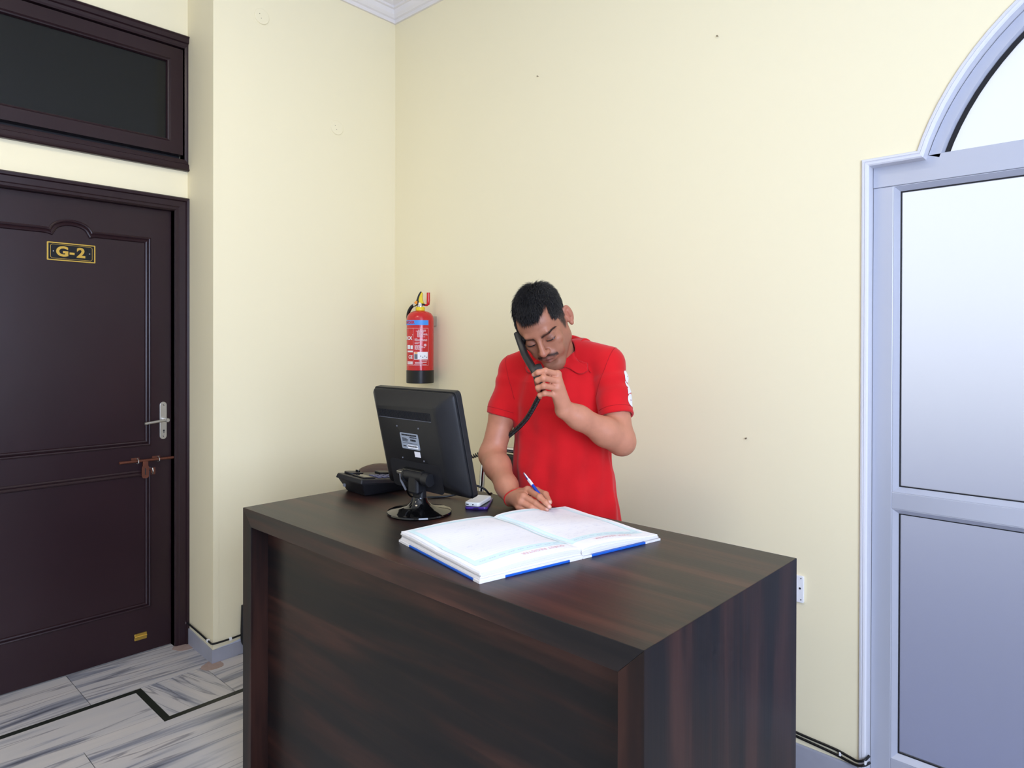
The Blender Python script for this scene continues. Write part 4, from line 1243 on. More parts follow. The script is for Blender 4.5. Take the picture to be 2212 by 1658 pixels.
# head
def hell(c, r, k=.012, op=1): B_.ell(hp_(*c), np.array(r) * HS, HM, k, op)
def hcap(a, b, ra, rb, k=.010, op=1): B_.cap(hp_(*a), hp_(*b), ra * HS, rb * HS, k, op)
hell((0, -.014, .034), (.073, .096, .084), .02)
hell((0, .026, -.030), (.0515, .066, .088), .02)
hell((0, .050, .040), (.058, .045, .050), .02)
for s in (-1, 1):
    hcap((s * .043, -.002, -.060), (s * .015, .066, -.098), .013, .016, .032)
    hcap((s * .049, -.010, -.010), (s * .043, -.002, -.060), .016, .013, .032)
    hell((s * .040, .062, -.020), (.021, .020, .016), .018)
    hell((s * .030, .070, -.050), (.019, .016, .022), .02)
hell((0, .070, -.102), (.023, .017, .016), .022)
hcap((-.030, .087, .024), (.030, .087, .024), .010, .010, .012)
for s in (-1, 1):
    hell((s * .033, .102, .001), (.020, .013, .0115), .012, -1)      # eye sockets
    hell((s * .031, .0775, -.002), (.0160, .0145, .0125), .006)     # lids over the eyeballs
    hcap((s * .019, .0905, -.0045), (s * .043, .0850, -.0050), .0016, .0014, .003)   # lid margin
hcap((0, .092, .016), (0, .1145, -.028), .0068, .0095, .012)
hell((0, .1140, -.0300), (.0105, .0110, .0095), .006)
for s in (-1, 1):
    hell((s * .0115, .1030, -.0320), (.0068, .0100, .0070), .006)
    hell((s * .0065, .1085, -.0405), (.0035, .005, .0030), .003, -1)
hell((0, .089, -.056), (.026, .0125, .018), .014)
[hcap((0, .0990, -.0575), (s * .0205, .0905, -.0655), .0048, .0022, .004) for s in (-1, 1)]
[hcap((0, .0965, -.0685), (s * .0175, .0900, -.0705), .0056, .0026, .004) for s in (-1, 1)]
hcap((-.024, .0940, -.0715), (0, .1045, -.0628), .0010, .0014, .0025, -1); hcap((0, .1045, -.0628), (.024, .0940, -.0715), .0014, .0010, .0025, -1)
hell((0, .0900, -.0835), (.014, .005, .004), .010, -1)
# ears
for s in (-1, 1):
    EM = np.stack([HL * math.cos(s * .55) - HF * -math.sin(s * .55) * s * s, HF * math.cos(s * .55) - HL * math.sin(s * .55), HUP])
    B_.ell(hp_(s * .0800, -.019, -.002), np.array((.0078, .0180, .0315)) * HS, EM, .004)
    B_.ell(hp_(s * .0845, -.013, .002), np.array((.0062, .0115, .0225)) * HS, EM, .003, -1)
    B_.cap(hp_(s * .076, -.006, -.014), hp_(s * .076, -.008, -.004), .005 * HS, .004 * HS, .004)
    B_.cap(hp_(s * .0835, -.019, .010), hp_(s * .0835, -.018, -.008), .0035 * HS, .0035 * HS, .005)
    B_.cap(hp_(s * .0790, -.014, -.031), hp_(s * .0790, -.014, -.032), .0070 * HS, .0065 * HS, .005)
# hands
def hand(S_, fr):
    wr_ = J['wr' + S_]
    mc = [J[S_ + f + '0'] for f in 'imrp']
    pm = sum(mc) / 4
    for i, m0 in enumerate(mc):
        B_.cap(along(wr_, pm, .12), m0, rwid[S_] , (.0115, .0115, .0108, .0100)[i], .010)
    B_.cap(along(wr_, pm, .35), along(wr_, pm, .85), .019, .015, .014)
    for f, r0 in zip('imrp', fr):
        pts = [J[S_ + f + str(i)] for i in range(4)]
        B_.chain(pts, [r0 * 1.10, r0 * .98, r0 * .88, r0 * .74], .0038)
        B_.cap(pts[1], pts[1] * 1.0001, r0 * 1.04, r0 * 1.04, .003)
        B_.cap(pts[0], pts[0] * 1.0001, r0 * 1.22, r0 * 1.22, .006)
    th = [J[k] for k in (S_ + 't0', S_ + 't1', S_ + 't2', S_ + 't3') if k in J]
    B_.chain(th, [.015, .0115, .0100, .0080][:len(th)], .006)
rwid = {'R': .018, 'L': .018}
hand('L', (.0088, .0090, .0086, .0076)); hand('R', (.0088, .0090, .0084, .0074))
bv, bf = surface_nets(lambda P, i: B_.eval(P, i), (1.2, -1.0, -.01), (2.0, -.25, 1.70), .0024, B=10, prune=B_.prune)
hl = ((bv - HO) / HS) @ HM.T              # head-local coordinates of every vertex

# ---- vertex tints: lips, beard shadow, scalp, nails; painted shade in eye sockets and mouth
def blob(c, r): return np.exp(-(((hl - np.array(c)) / np.array(r)) ** 2).sum(1))
skin = np.array(lin(166, 109, 83)[:3]); arm_skin = np.array(lin(190, 127, 99)[:3])  # face set darker than the arms, its weaker light put into the colour
col = np.tile(arm_skin, (len(bv), 1))
ish = (np.linalg.norm(hl, axis=1) < .17)
col[ish] = skin
def mixc(c, w):
    global col
    w = np.clip(w, 0, 1)[:, None] * ish[:, None]
    col = col * (1 - w) + np.array(c) * w
mixc(lin(136, 90, 70)[:3], .5 * blob((0, .08, .07), (.06, .06, .03)))
mixc(lin(100, 70, 57)[:3], .42 * np.clip(blob((0, .075, -.100), (.050, .05, .030)) + blob((.048, .02, -.075), (.018, .06, .03)) + blob((-.048, .02, -.075), (.018, .06, .03)), 0, 1))
mixc(lin(138, 84, 74)[:3], .8 * np.clip(blob((0, .104, -.0565), (.022, .012, .0048)) + blob((0, .102, -.0685), (.019, .012, .0058)), 0, 1))
mixc(lin(100, 62, 50)[:3], .6 * np.clip(blob((.032, .092, .002), (.020, .018, .011)) + blob((-.032, .092, .002), (.020, .018, .011)), 0, 1))  # eye sockets darkened, shade under the brows painted in
mixc(lin(190, 112, 92)[:3], .45 * np.clip(blob((.083, -.014, 0), (.014, .03, .035)) + blob((0, .118, -.03), (.012, .02, .012)), 0, 1))
mixc(lin(52, 36, 30)[:3], .85 * np.clip(blob((0, .0635 + .04, -.0625), (.020, .02, .0016)), 0, 1))  # dark line between the lips, crease shade painted in
# hair-bearing skin
x, y, z = hl.T
ax_ = np.abs(x)
front = .074 - .9 * np.maximum(0, ax_ - .026) ** 1.0 * 0 + .016 * np.clip((ax_ - .024) / .020, 0, 1) - .070 * np.clip((ax_ - .046) / .022, 0, 1)
line = np.where(y > .030, front, np.where(y > .004, -.002 + (y - .004) / .026 * (front + .002) * 1.0, np.where(y > -.05, .004 + 0 * y, -.048)))
line = np.where((y > -.002) & (y < .030) & (ax_ > .050), np.minimum(line, -.032 + np.abs(y - .010) * 2.6), line)     # sideburn
ear_zone = (y < .004) & (y > -.040) & (z < .034)
hairmask = ish & (z > line) & ~(ear_zone & (ax_ > .079)) & ~((y < .002) & (y > -.038) & (z < .030) & (ax_ > .070) & (z < .006))
hairmask &= ~((z < -.01) & (y < .0) & (y > -.035))
hairmask &= ~((ax_ > .0735) & (y < .002) & (y > -.050) & (z < .040) & (z > -.05))
hairmask &= ~((ax_ > .0765) & (y < .010) & (z < .05))
wgt = np.where(hairmask, 1.0, 0.0)
for _ in range(3):          # soften the edge of the hair-bearing skin
    acc_ = np.zeros(len(bv)); cnt_ = np.zeros(len(bv))
    for a_, b_ in ((0, 1), (1, 2), (2, 3), (3, 0)):
        np.add.at(acc_, bf[:, a_], wgt[bf[:, b_]]); np.add.at(cnt_, bf[:, a_], 1)
        np.add.at(acc_, bf[:, b_], wgt[bf[:, a_]]); np.add.at(cnt_, bf[:, b_], 1)
    wgt = .35 * wgt + .65 * acc_ / np.maximum(cnt_, 1)
col = col * (1 - .9 * wgt[:, None]) + np.array(lin(24, 20, 20)[:3]) * .9 * wgt[:, None]
browm = np.zeros(len(bv))
for s in (-1, 1):
    t = np.clip((s * x - .012) / .040, 0, 1)
    zc = .0140 + .010 * np.sin(t * 2.2) - .007 * t
    browm = np.maximum(browm, ((s * x > .011) & (s * x < .053) & (y > .05)) * np.exp(-((z - zc) / (.0062 - .0026 * t)) ** 2))
mixc(lin(30, 22, 20)[:3], .9 * browm)
must = (y > .080) * (ax_ < .032) * np.exp(-((z + .0478 + .30 * np.maximum(0, ax_ - .008)) / .0054) ** 2)
mixc(lin(28, 22, 21)[:3], .92 * must)
# nails
for k in ('Li', 'Ri', 'Rm', 'Rt'):
    tip = J[k + '3'] if k + '3' in J else None
    if tip is None: continue
    dcam = np.array([3.02, -2.3, 1.4]) - tip; dcam /= np.linalg.norm(dcam)
    c_ = tip + dcam * .006
    w_ = np.exp(-(np.linalg.norm(bv - c_, axis=1) / .0055) ** 4)[:, None] * .6
    col = col * (1 - w_) + np.array(lin(236, 190, 178)[:3]) * w_

def skin_mat():
    m, nt, b = new_mat('skin')
    at = nt.nodes.new('ShaderNodeAttribute'); at.attribute_name = 'tone'
    tc = nt.nodes.new('ShaderNodeTexCoord')
    n = nt.nodes.new('ShaderNodeTexNoise'); n.inputs['Scale'].default_value = 45; n.inputs['Detail'].default_value = 5
    nt.links.new(tc.outputs['Object'], n.inputs['Vector'])
    mr = nt.nodes.new('ShaderNodeMapRange'); mr.inputs['To Min'].default_value = .86; mr.inputs['To Max'].default_value = 1.14
    nt.links.new(n.outputs['Fac'], mr.inputs['Value'])
    mx = nt.nodes.new('ShaderNodeMix'); mx.data_type = 'RGBA'; mx.blend_type = 'MULTIPLY'; mx.inputs['Factor'].default_value = 1
    nt.links.new(at.outputs['Color'], mx.inputs['A']); nt.links.new(mr.outputs['Result'], mx.inputs['B'])
    nt.links.new(mx.outputs['Result'], b.inputs['Base Color'])
    b.inputs['Roughness'].default_value = .48
    b.inputs['Specular IOR Level'].default_value = .4
    n2 = nt.nodes.new('ShaderNodeTexNoise'); n2.inputs['Scale'].default_value = 420; n2.inputs['Detail'].default_value = 2
    nt.links.new(tc.outputs['Object'], n2.inputs['Vector'])
    bp = nt.nodes.new('ShaderNodeBump'); bp.inputs['Strength'].default_value = .12; bp.inputs['Distance'].default_value = .002
    nt.links.new(n2.outputs['Fac'], bp.inputs['Height']); nt.links.new(bp.outputs['Normal'], b.inputs['Normal'])
    return m
person = np_mesh('person', bv, bf, skin_mat())
at_ = person.data.attributes.new('tone', 'FLOAT_COLOR', 'POINT')
at_.data.foreach_set('color', np.c_[col, np.ones(len(col))].astype(np.float32).ravel())
tag(person, 'man in a red polo shirt holding a telephone handset and writing', 'person')

# ---- hair, brows and moustache as short strands
nrm = np.zeros(len(bv) * 3, np.float32); person.data.vertices.foreach_get('normal', nrm); nrm = nrm.reshape(-1, 3)
def strands(name, idx, dirs, lens, r, m, bend=.35):
    n = len(idx); root = bv[idx] - nrm[idx] * .0012
    N = nrm[idx]
    mid = root + dirs * (lens * .55)[:, None]
    tip = root + (dirs * (1 - bend) + (dirs - N * 1.1) * bend) * lens[:, None]
    up = N + .01
    sd = np.cross(dirs, up); sd /= np.maximum(np.linalg.norm(sd, axis=1, keepdims=True), 1e-6)
    t2 = np.cross(sd, dirs)
    V = np.zeros((n, 7, 3))
    for k in range(3):
        a = 2 * PI * k / 3
        o = sd * math.cos(a) + t2 * math.sin(a)
        V[:, k] = root + o * r; V[:, 3 + k] = mid + o * r * .8
    V[:, 6] = tip
    b0 = (np.arange(n) * 7)[:, None]
    T3 = []
    for k in range(3):
        k2 = (k + 1) % 3
        T3 += [b0 + np.array([k, k2, 3 + k2]), b0 + np.array([k, 3 + k2, 3 + k]), b0 + np.array([3 + k, 3 + k2, 6])]
    o = np_mesh(name, V.reshape(-1, 3), np.concatenate(T3), m, person, True)
    return o
hidx = np.where(hairmask)[0]
hidx = hidx[rng.random(len(hidx)) < 2] if len(hidx) > 24000 else np.concatenate([hidx, hidx[rng.integers(0, len(hidx), 24000 - len(hidx))]])
hidx = rng.choice(hidx, min(len(hidx), 24000), replace=False)
hloc = hl[hidx]
whorl = np.array([0.012, -.062, .098])
flow = (hloc - whorl); flow[:, 2] -= .02
fw_ = flow @ HM; Nn = nrm[hidx]
fw_ -= Nn * (fw_ * Nn).sum(1, keepdims=True); fw_ /= np.maximum(np.linalg.norm(fw_, axis=1, keepdims=True), 1e-6)
topn = np.clip((hloc[:, 2] - .03) / .06, 0, 1)
lift = .20 + .34 * topn * rng.random(len(hidx)) + .5 * np.exp(-(np.linalg.norm(hloc - whorl, axis=1) / .03) ** 2)
dirs = fw_ + Nn * lift[:, None] + rng.normal(0, .13, (len(hidx), 3))
dirs /= np.linalg.norm(dirs, axis=1, keepdims=True)
edge_short = np.clip((hloc[:, 2] - (-.03)) / .06, .25, 1)
lens = (.011 + .019 * topn) * edge_short * rng.uniform(.7, 1.25, len(hidx))
hair_ = strands('hair', hidx, dirs, lens, .00058, M['hair'], .22); tag(hair_, 'short black hair', kind='stuff')
bi = np.where((browm > .35) & ish)[0]; bi = rng.choice(bi, min(len(bi), 1300), replace=False)
bd = np.sign(hl[bi][:, :1]) * HL[None] * 1.0 + .45 * HUP[None] + rng.normal(0, .15, (len(bi), 3)); bd += nrm[bi] * .25; bd /= np.linalg.norm(bd, axis=1, keepdims=True)
tag(strands('eyebrows', bi, bd, rng.uniform(.004, .008, len(bi)), .00045, M['hair'], .2), 'dark eyebrows', kind='stuff')
mi = np.where((must > .35) & ish)[0]; mi = rng.choice(mi, min(len(mi), 900), replace=False)
md = np.sign(hl[mi][:, :1]) * HL[None] * .55 - HUP[None] * .8 + rng.normal(0, .15, (len(mi), 3)); md += nrm[mi] * .25; md /= np.linalg.norm(md, axis=1, keepdims=True)
tag(strands('moustache', mi, md, rng.uniform(.004, .007, len(mi)), .00045, M['hair'], .2), 'thin black moustache', kind='stuff')
def on_ray(c, dr, start=.06):
    lo_, hi_ = .0, start; ix = B_.prune(c[None], .06)[0]
    for _ in range(20):
        mid = (lo_ + hi_) / 2
        if B_.eval((c + dr * mid)[None], ix)[0] > 0: hi_ = mid
        else: lo_ = mid
    return c + dr * (hi_ + .0003)
# lashes: a dark curved line on each lowered lid
for s in (-1, 1):
    pts = []
    for k in range(9):
        t = k / 8; xx = s * (.0175 + .029 * t)
        pp = on_ray(hp_(xx, .060, -.0045 - .0022 * math.sin(PI * t) + .002 * t), HF)
        pts.append(tuple(pp))
    MB().tube(pts, [.0006] + [.0018] * 7 + [.0006], 6).build('eyelashes', M['hair'], person)

# ---- red polo shirt
def wave(P, f, ph): return np.sin(P @ np.array(f) + ph)
class Shirt:
    zs = np.array([.74, .80, .90, 1.00, 1.10, 1.20, 1.28, 1.34])
    a = np.array([.188, .184, .178, .168, .165, .168, .160, .130])
    b = np.array([.130, .128, .122, .116, .118, .124, .112, .085])
    ctr = [(.74, hipc[0], hipc[1]), (.80, hipc[0], hipc[1]), (1.0, 1.586, -.506), (1.19, J['chest'][0], J['chest'][1]), (1.30, 1.586, -.508), (1.40, J['neck'][0], J['neck'][1])]
    sl = []
    for S_, r0, r1 in (('R', .054, .056), ('L', .054, .055)):
        s0 = J['sh' + S_]; e0 = J['se' + S_]; ax = J['el' + S_] - s0; ax /= np.linalg.norm(ax)
        L = (e0 - s0) @ ax
        sl.append((s0, ax, L, r0, r1))
    def base(s, P):
        c = np.array(s.ctr); z = P[:, 2]
        cx = np.interp(z, c[:, 0], c[:, 1]); cy = np.interp(z, c[:, 0], c[:, 2])
        q = np.c_[P[:, 0] - cx, P[:, 1] - cy]
        u = q @ TL[:2]; v = q @ TF[:2]
        a = np.interp(z, s.zs, s.a); b = np.interp(z, s.zs, s.b)
        # gentle vertical drape folds
        th = np.arctan2(v / b, u / a)
        fold = .0050 * np.sin(th * 7 + 5 * z + 1.5 * np.sin(z * 9)) * np.clip((1.22 - z) / .3, 0, 1) + .002 * np.sin(th * 15 + 11 * z)
        e = ((np.abs(u) / a) ** 2.3 + (np.abs(v) / b) ** 2.3) ** (1 / 2.3)
        d = (e - 1) * np.minimum(a, b) * .98 - fold
        d = s.smax(d, z - 1.345, .04)
        # shoulders
        for S_ in 'RL':
            d = s.smin(d, SDF.one(('c', J['neck'] + np.array([0, 0, .002]) + TL * (.05 if S_ == 'L' else -.05), J['sh' + S_] + np.array([0, 0, .018 if S_ == 'L' else .010]), .056, .050), P), .03)
        return d
    @staticmethod
    def smin(a, b, k):
        h = np.clip(.5 + .5 * (a - b) / k, 0, 1); return a + (b - a) * h - k * h * (1 - h)
    @staticmethod
    def smax(a, b, k): return -Shirt.smin(-a, -b, k)
    def eval(s, P, idx=None):
        d = s.base(P)
        d = s.smax(d, .772 - P[:, 2], .004)
        for (s0, ax, L, r0, r1) in s.sl:
            t = (P - s0) @ ax; tt = np.clip(t, 0, L + .03)
            rad = np.linalg.norm(P - s0 - tt[:, None] * ax, axis=1)
            fold = .0028 * np.sin(t * 95 + 14 * (P @ TL) + 2 * np.sin(P[:, 2] * 31)) * np.clip(t / .06, 0, 1) * np.clip((L - t) / .03, 0.15, 1)
            band = 0.0
            r = r0 + (r1 - r0) * np.clip(t / L, 0, 1.2) + fold - band
            d1 = s.smax(rad - r, t - L, .003)
            d = s.smin(d, d1, .018)
            # hollow cuff
            inner = np.maximum(rad - (r - .0085), (L - .022) - t)
            d = s.smax(d, -inner, .002)
        # diagonal creases across the chest and at the left arm pit
        d = d - .0018 * wave(P, (38, 20, 52), 0) * np.exp(-((P[:, 2] - 1.12) / .13) ** 2) - .0016 * wave(P, (60, 10, -44), 1.0) * np.exp(-((P[:, 2] - .95) / .1) ** 2)
        # neck opening with a short open placket
        nk = SDF.one(('c', J['neck'] + np.array([0, 0, -.045]), hp_(0, -.03, -.05), .060, .058), P)
        d = s.smax(d, -nk, .004)
        pl_ = SDF.one(('c', J['neck'] + TF * .070 + np.array([0, 0, -.02]), J['neck'] + TF * .105 + np.array([0, 0, -.075]), .020, .004), P)
        d = s.smax(d, -pl_, .004)
        return d
SH = Shirt()
sv_, sf_ = surface_nets(SH.eval, (1.25, -.85, .74), (1.98, -.28, 1.45), .0036)
def knit():
    m, nt, b = new_mat('red_pique_knit')
    tc = nt.nodes.new('ShaderNodeTexCoord')
    n = nt.nodes.new('ShaderNodeTexNoise'); n.inputs['Scale'].default_value = 9; n.inputs['Detail'].default_value = 3
    nt.links.new(tc.outputs['Object'], n.inputs['Vector'])
    r = ramp(nt, [(0.3, lin(196, 18, 25)), (0.7, lin(212, 23, 30))])
    nt.links.new(n.outputs['Fac'], r.inputs['Fac']); nt.links.new(r.outputs['Color'], b.inputs['Base Color'])
    b.inputs['Roughness'].default_value = .85; b.inputs['Specular IOR Level'].default_value = .2
    b.inputs['Sheen Weight'].default_value = .15
    vo = nt.nodes.new('ShaderNodeTexNoise'); vo.inputs['Scale'].default_value = 500; vo.inputs['Detail'].default_value = 1
    nt.links.new(tc.outputs['Object'], vo.inputs['Vector'])
    bp = nt.nodes.new('ShaderNodeBump'); bp.inputs['Strength'].default_value = .15; bp.inputs['Distance'].default_value = .002
    nt.links.new(vo.outputs['Fac'], bp.inputs['Height']); nt.links.new(bp.outputs['Normal'], b.inputs['Normal'])
    return m
M['knit'] = knit()
shirt = np_mesh('polo_shirt', sv_, sf_, M['knit'], person); shirt['label'] = 'red short-sleeved polo shirt'

def push_out(P, fn, off, n=6):
    P = np.array(P, float)
    for _ in range(n):
        d = fn(P)
        e = 1e-3
        G = np.stack([fn(P + np.eye(3)[k] * e) - fn(P - np.eye(3)[k] * e) for k in range(3)], 1)
        G /= np.maximum(np.linalg.norm(G, axis=1, keepdims=True), 1e-9)
        P += G * np.maximum(off - d, 0)[:, None]
    return P
# collar: stand, fold and flap
nk0 = J['neck'] + np.array([0, 0, -.004]); nax = hp_(0, -.03, -.05) - J['neck']; nax[:2] *= .35; nax /= np.linalg.norm(nax)
cf = TF - nax * (TF @ nax); cf /= np.linalg.norm(cf); cl = np.cross(nax, cf) * -1
if cl @ TL < 0: cl = -cl
NT = 60; rows = []
for i in range(NT + 1):
    th = math.radians(16 + (360 - 32) * i / NT)        # 0 = front opening, grows over the man's left side
    fr_ = abs(math.cos(th / 2)) ** 2                    # 1 at the front, 0 at the nape
    dirv = cf * math.cos(th) + cl * math.sin(th)
    front = max(0.0, math.cos(th))
    tf_ = min(math.degrees(th), 360 - math.degrees(th))      # degrees away from the front opening
    pk = min(1.0, max(0.0, (tf_ - 14) / 30.0)) * (1 - .42 * min(1.0, max(0.0, (tf_ - 44) / 60.0)))
    hgt = .046 * (1 - .50 * front); outr = .074 + .054 * pk; drop = -.004 - .030 * pk * front
    prof_ = [(.0625, -.004), (.0625, hgt * .6), (.0640, hgt), (.0680, hgt + .002), (.0730, hgt - .002), (.082, hgt * .55 + drop * .35), (.092, hgt * .15 + drop * .75), (outr, drop)]
    rows.append([nk0 + dirv * r_ + nax * h_ for r_, h_ in prof_])
Q = np.array(rows); nq = Q.shape[1]
out = Q[:, 4:].reshape(-1, 3)
Q[:, 4:] = push_out(out, lambda P: np.minimum(SH.eval(P), B_.eval(P) - .002), .0055).reshape(NT + 1, nq - 4, 3)
cv_ = Q.reshape(-1, 3)
cff = np.array([(i * nq + k, i * nq + k + 1, (i + 1) * nq + k + 1, (i + 1) * nq + k) for i in range(NT) for k in range(nq - 1)])
collar = np_mesh('collar', cv_, cff, M['knit'], shirt)
sol = collar.modifiers.new('thickness', 'SOLIDIFY'); sol.thickness = .0032; sol.offset = 1
ss = collar.modifiers.new('soft', 'SUBSURF'); ss.levels = 1; ss.render_levels = 1

# white letters down the left sleeve
bm_ = bmesh.new(); bm_.from_mesh(shirt.data); tree = BVHTree.FromBMesh(bm_); bm_.free()
s0, ax, L, r0, r1 = SH.sl[1]
view = np.array([3.02, -2.3, 1.4]) - s0; view /= np.linalg.norm(view)
side = np.cross(ax, view); side /= np.linalg.norm(side)
if side @ np.array(CR) < 0: side = -side
outd = side * .95 + view * .31; outd -= ax * (outd @ ax); outd /= np.linalg.norm(outd)
acr = np.cross(ax, outd); acr /= np.linalg.norm(acr)       # across the sleeve
for chs, tpos in (('o', .050), ('y', .091), ('o', .130)):
    v, f = text_mesh(chs, .060, .0062)
    bmt = bmesh.new()
    vs = [bmt.verts.new(p) for p in v]
    for q in f:
        try: bmt.faces.new([vs[i] for i in q])
        except ValueError: pass
    bmesh.ops.triangulate(bmt, faces=bmt.faces)
    bmesh.ops.subdivide_edges(bmt, edges=[e for e in bmt.edges if e.calc_length() > .006], cuts=2)
    bmesh.ops.triangulate(bmt, faces=bmt.faces)
    vv = [p.co.copy() for p in bmt.verts]; bmt.verts.index_update(); ff = [tuple(x_.index for x_ in q.verts) for q in bmt.faces]; bmt.free()
    pts = []
    cy = np.mean([p.y for p in vv]); 
    for p in vv:
        # letters are turned a quarter: they read down the sleeve
        a_ = (p.y - cy) / (r0 + .004) * .95; t_ = tpos + p.x
        dirn = outd * math.cos(a_) + acr * math.sin(a_)
        org = s0 + ax * t_ + dirn * .14
        hit = tree.ray_cast(Vector(org), Vector(-dirn))
        base = np.array(hit[0]) if hit[0] is not None else s0 + ax * t_ + dirn * r0
        pts.append(base + dirn * .0012)
    MB().add(pts, ff).build('sleeve_letter', M['print_white'], shirt, fix=False)

# sewn seams at the arm holes and cuffs
M['seam'] = mat('dark_red_seam', lin(168, 14, 22), 0.9)
for sgn, (s0_, ax_c, L_, ra_, rb_) in zip((-1, 1), SH.sl):
    for t_, tilt, rr_ in ((.004, 0.0, .0010), (L_ - .020, 0.0, .0008)):
        run = []
        ax_s = ax_c if t_ > .02 else (TL * sgn * .93 - ZZ * .30)
        ax_s = ax_s / np.linalg.norm(ax_s)
        e1s = np.cross(ax_s, ZZ); e1s /= np.linalg.norm(e1s); e2s = np.cross(ax_s, e1s)
        for k in range(73):
            a = 2 * PI * k / 72
            dr = e1s * math.cos(a) + e2s * math.sin(a)
            org = s0_ + ax_s * (t_ + tilt * .05 * math.sin(a)) + dr * .16
            hit = tree.ray_cast(Vector(org), Vector(-dr))
            ok = hit[0] is not None and hit[3] > (.045 if t_ < .02 else .070)
            if ok: run.append(tuple(np.array(hit[0]) + dr * .0002))
            if (not ok or k == 72) and len(run) > 8:
                MB().tube(run, rr_, 6).build('seam', M['seam'], shirt, smooth=True); run = []
            elif not ok: run = []

# ---- trousers, shoes
TR = SDF()
TR.ell(hipc + (0, 0, -.02), (.168, .114, .12), TM, .03)
for s in (-1, 1):
    hj = hipc + TL * s * .085 + ZZ * -.04; kn = hipc + TL * s * .098 + TF * .02; kn[2] = .46; an = hipc + TL * s * .10; an[2] = .11
    TR.cap(hj, kn, .090, .072, .03); TR.cap(kn, an, .072, .064, .02)
tv, tf = surface_nets(lambda P, i: np.maximum(TR.eval(P, i), np.maximum(.05 - P[:, 2], P[:, 2] - .845)), (1.25, -.85, .0), (1.95, -.25, .92), .009)
tr_ = np_mesh('trousers', tv, tf, M['trouser'], person)
for s in (-1, 1):
    S0 = hipc + TL * s * .10; S0[2] = .045
    so_ = SDF().cap(S0 - TF * .06, S0 + TF * .10, .044, .043, .02).cap(S0 + TF * .10, S0 + TF * .18 - ZZ * .004, .043, .038, .02).cap(S0 + ZZ * .04, S0 - TF * .02, .045, .045, .02)
    v_, f_ = surface_nets(lambda P, i: np.maximum(so_.eval(P, i), .001 - P[:, 2]), S0 - .25 - np.array([0, 0, 0]), S0 + .30, .006)
    np_mesh('shoe', v_, f_, M['shoe'], person)

# ---- red thread on the right wrist
wv = J['wrR'] - J['elR']; wv /= np.linalg.norm(wv)
e1 = np.cross(wv, ZZ); e1 /= np.linalg.norm(e1); e2 = np.cross(wv, e1)
wc = J['wrR'] + wv * .006
def on_body(c, dr, start=.06):
    lo_, hi_ = .005, start; ix = B_.prune(c[None], .05)[0]
    for _ in range(20):
        mid = (lo_ + hi_) / 2
        if B_.eval((c + dr * mid)[None], ix)[0] > 0: hi_ = mid
        else: lo_ = mid
    return c + dr * (hi_ + .0008)
for off in (0.0, .003):
    pts = [tuple(on_body(wc + wv * (off + .002 * math.sin(3 * a)), e1 * math.cos(a) + e2 * math.sin(a))) for a in [2 * PI * k / 40 for k in range(40)]]
    MB().tube(pts, .0011, 6, closed=True).build('wrist_thread', M['thread'], person, smooth=True)
pt = np.array(pts[10])
# ---- pen
A_, Bp = J['penA'], J['penB']; pd = (Bp - A_); pl_len = np.linalg.norm(pd); pd /= pl_len
q_ = Vector(pd).to_track_quat('Z', 'Y').to_matrix().to_4x4()
pen = empty('ballpoint_pen', tuple(Bp)); tag(pen, 'blue and white ballpoint pen held over the register', 'pen')
def penpart(prof, name, m):
    o = MB().lathe(prof, 20, M4=Matrix.Translation(Vector(-pd * pl_len)) @ q_).build(name, m, pen); auto_smooth(o, 40)
Lp = pl_len
penpart([(.0008, 0), (.0022, .004), (.0040, .030), (.0046, .045), (.0046, Lp - .026)], 'barrel', M['pen_blue'])
penpart([(.0048, .034), (.0048, .060)], 'ring', M['print_white'])
penpart([(.0046, Lp - .026), (.0040, Lp - .012), (.0015, Lp - .004)], 'grip', M['pen_blue'])
penpart([(.0012, Lp - .005), (.0005, Lp)], 'nib', M['steel'])
sdv = np.array(CU) - pd * (np.array(CU) @ pd); sdv /= np.linalg.norm(sdv); vw = -np.array(CF); sdv = (sdv * .4 + (vw - pd * (vw @ pd))); sdv /= np.linalg.norm(sdv)
c0 = A_ - Bp + sdv * .0062
MB().tube([tuple(c0 + pd * .006), tuple(c0 + pd * .020 + sdv * .0008), tuple(c0 + pd * .055)], [.0018, .0022, .0015], 8).build('clip', M['print_white'], pen, smooth=True)

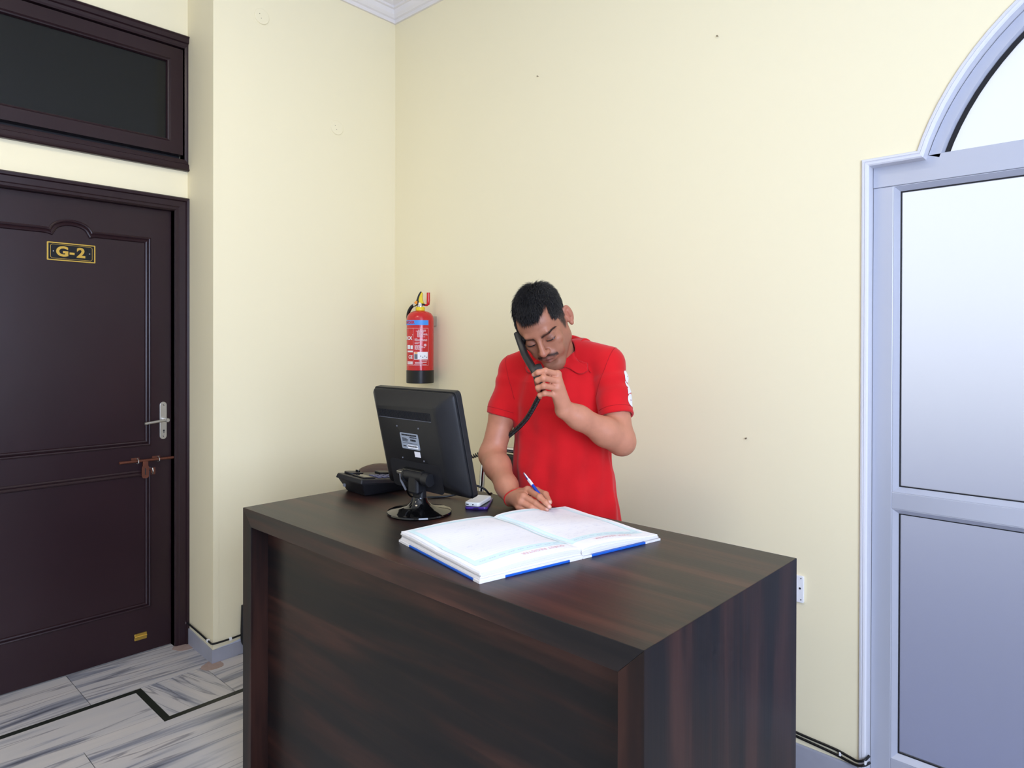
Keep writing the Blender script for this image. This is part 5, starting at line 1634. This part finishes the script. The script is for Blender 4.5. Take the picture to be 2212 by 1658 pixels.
# ---- telephone handset in the left hand, with coiled cord
hs = [J['hs0'], J['hs1'], J['hs2'], J['hs3']]
hset = empty('telephone_handset', tuple(J['hs2'])); tag(hset, "black telephone handset held to the man's cheek", 'handset')
path_ = smooth_path([tuple(p - J['hs2']) for p in hs], 8)
face_dir = (HO - J['hs1']); face_dir /= np.linalg.norm(face_dir)
rows = []
for i, p in enumerate(path_):
    t = (path_[min(i + 1, len(path_) - 1)] - path_[max(i - 1, 0)]).normalized()
    n_ = Vector(face_dir); n_ = (n_ - t * n_.dot(t)).normalized(); b_ = t.cross(n_)
    u = i / (len(path_) - 1)
    endf = max(math.exp(-(u / .12) ** 2), math.exp(-((1 - u) / .16) ** 2))
    w_ = .0185 + .0055 * endf; th_ = .0105 + .004 * endf
    tap = min(1, (u + .02) / .05, (1.02 - u) / .05) ** .5
    rows.append([tuple(p + b_ * a * tap + n_ * (c + .005 * endf) * tap) for a, c in rbox2d(w_ * 2, th_ * 2, min(w_, th_) * .6, 4)])
o_ = loft(rows).build('grip', M['black'], hset); auto_smooth(o_, 45)
def capsule_part(p, name, r, h):
    n_ = Vector(face_dir); t = (path_[1] - path_[0]).normalized(); n_ = (n_ - t * n_.dot(t)).normalized()
    M4 = Matrix.Translation(Vector(p)) @ n_.to_track_quat('Z', 'Y').to_matrix().to_4x4()
    o = MB().lathe([(r * .95, 0), (r, h * .6), (r * .85, h), (r * .3, h * .9)], 28, M4=M4).build(name, M['black'], hset); auto_smooth(o, 35)
capsule_part(path_[3], 'earpiece', .021, .020)
capsule_part(path_[-9], 'mouthpiece', .020, .026)
# coiled cord from the handset to the telephone
cp_ = smooth_path([tuple(J['c%d' % i] - J['hs2']) for i in range(7)], 16)
segl = [0]
for i in range(1, len(cp_)): segl.append(segl[-1] + (cp_[i] - cp_[i - 1]).length)
tot = segl[-1]; pitch = .0078; rc = .0060; N_ = int(tot / pitch * 10)
coil = []; j = 0; up = None
for k in range(N_ + 1):
    s_ = tot * k / N_
    while j < len(segl) - 2 and segl[j + 1] < s_: j += 1
    fr_ = (s_ - segl[j]) / max(1e-9, segl[j + 1] - segl[j]); p = cp_[j].lerp(cp_[j + 1], fr_)
    t = (cp_[j + 1] - cp_[j]).normalized()
    up = Vector((0, 0, 1)) if up is None else up
    up = (up - t * up.dot(t)).normalized(); sd = t.cross(up)
    a = 2 * PI * s_ / pitch
    coil.append(p + (up * math.cos(a) + sd * math.sin(a)) * rc)
MB().tube(coil, .0023, 5).build('coiled_cord', M['cable'], hset, smooth=True)
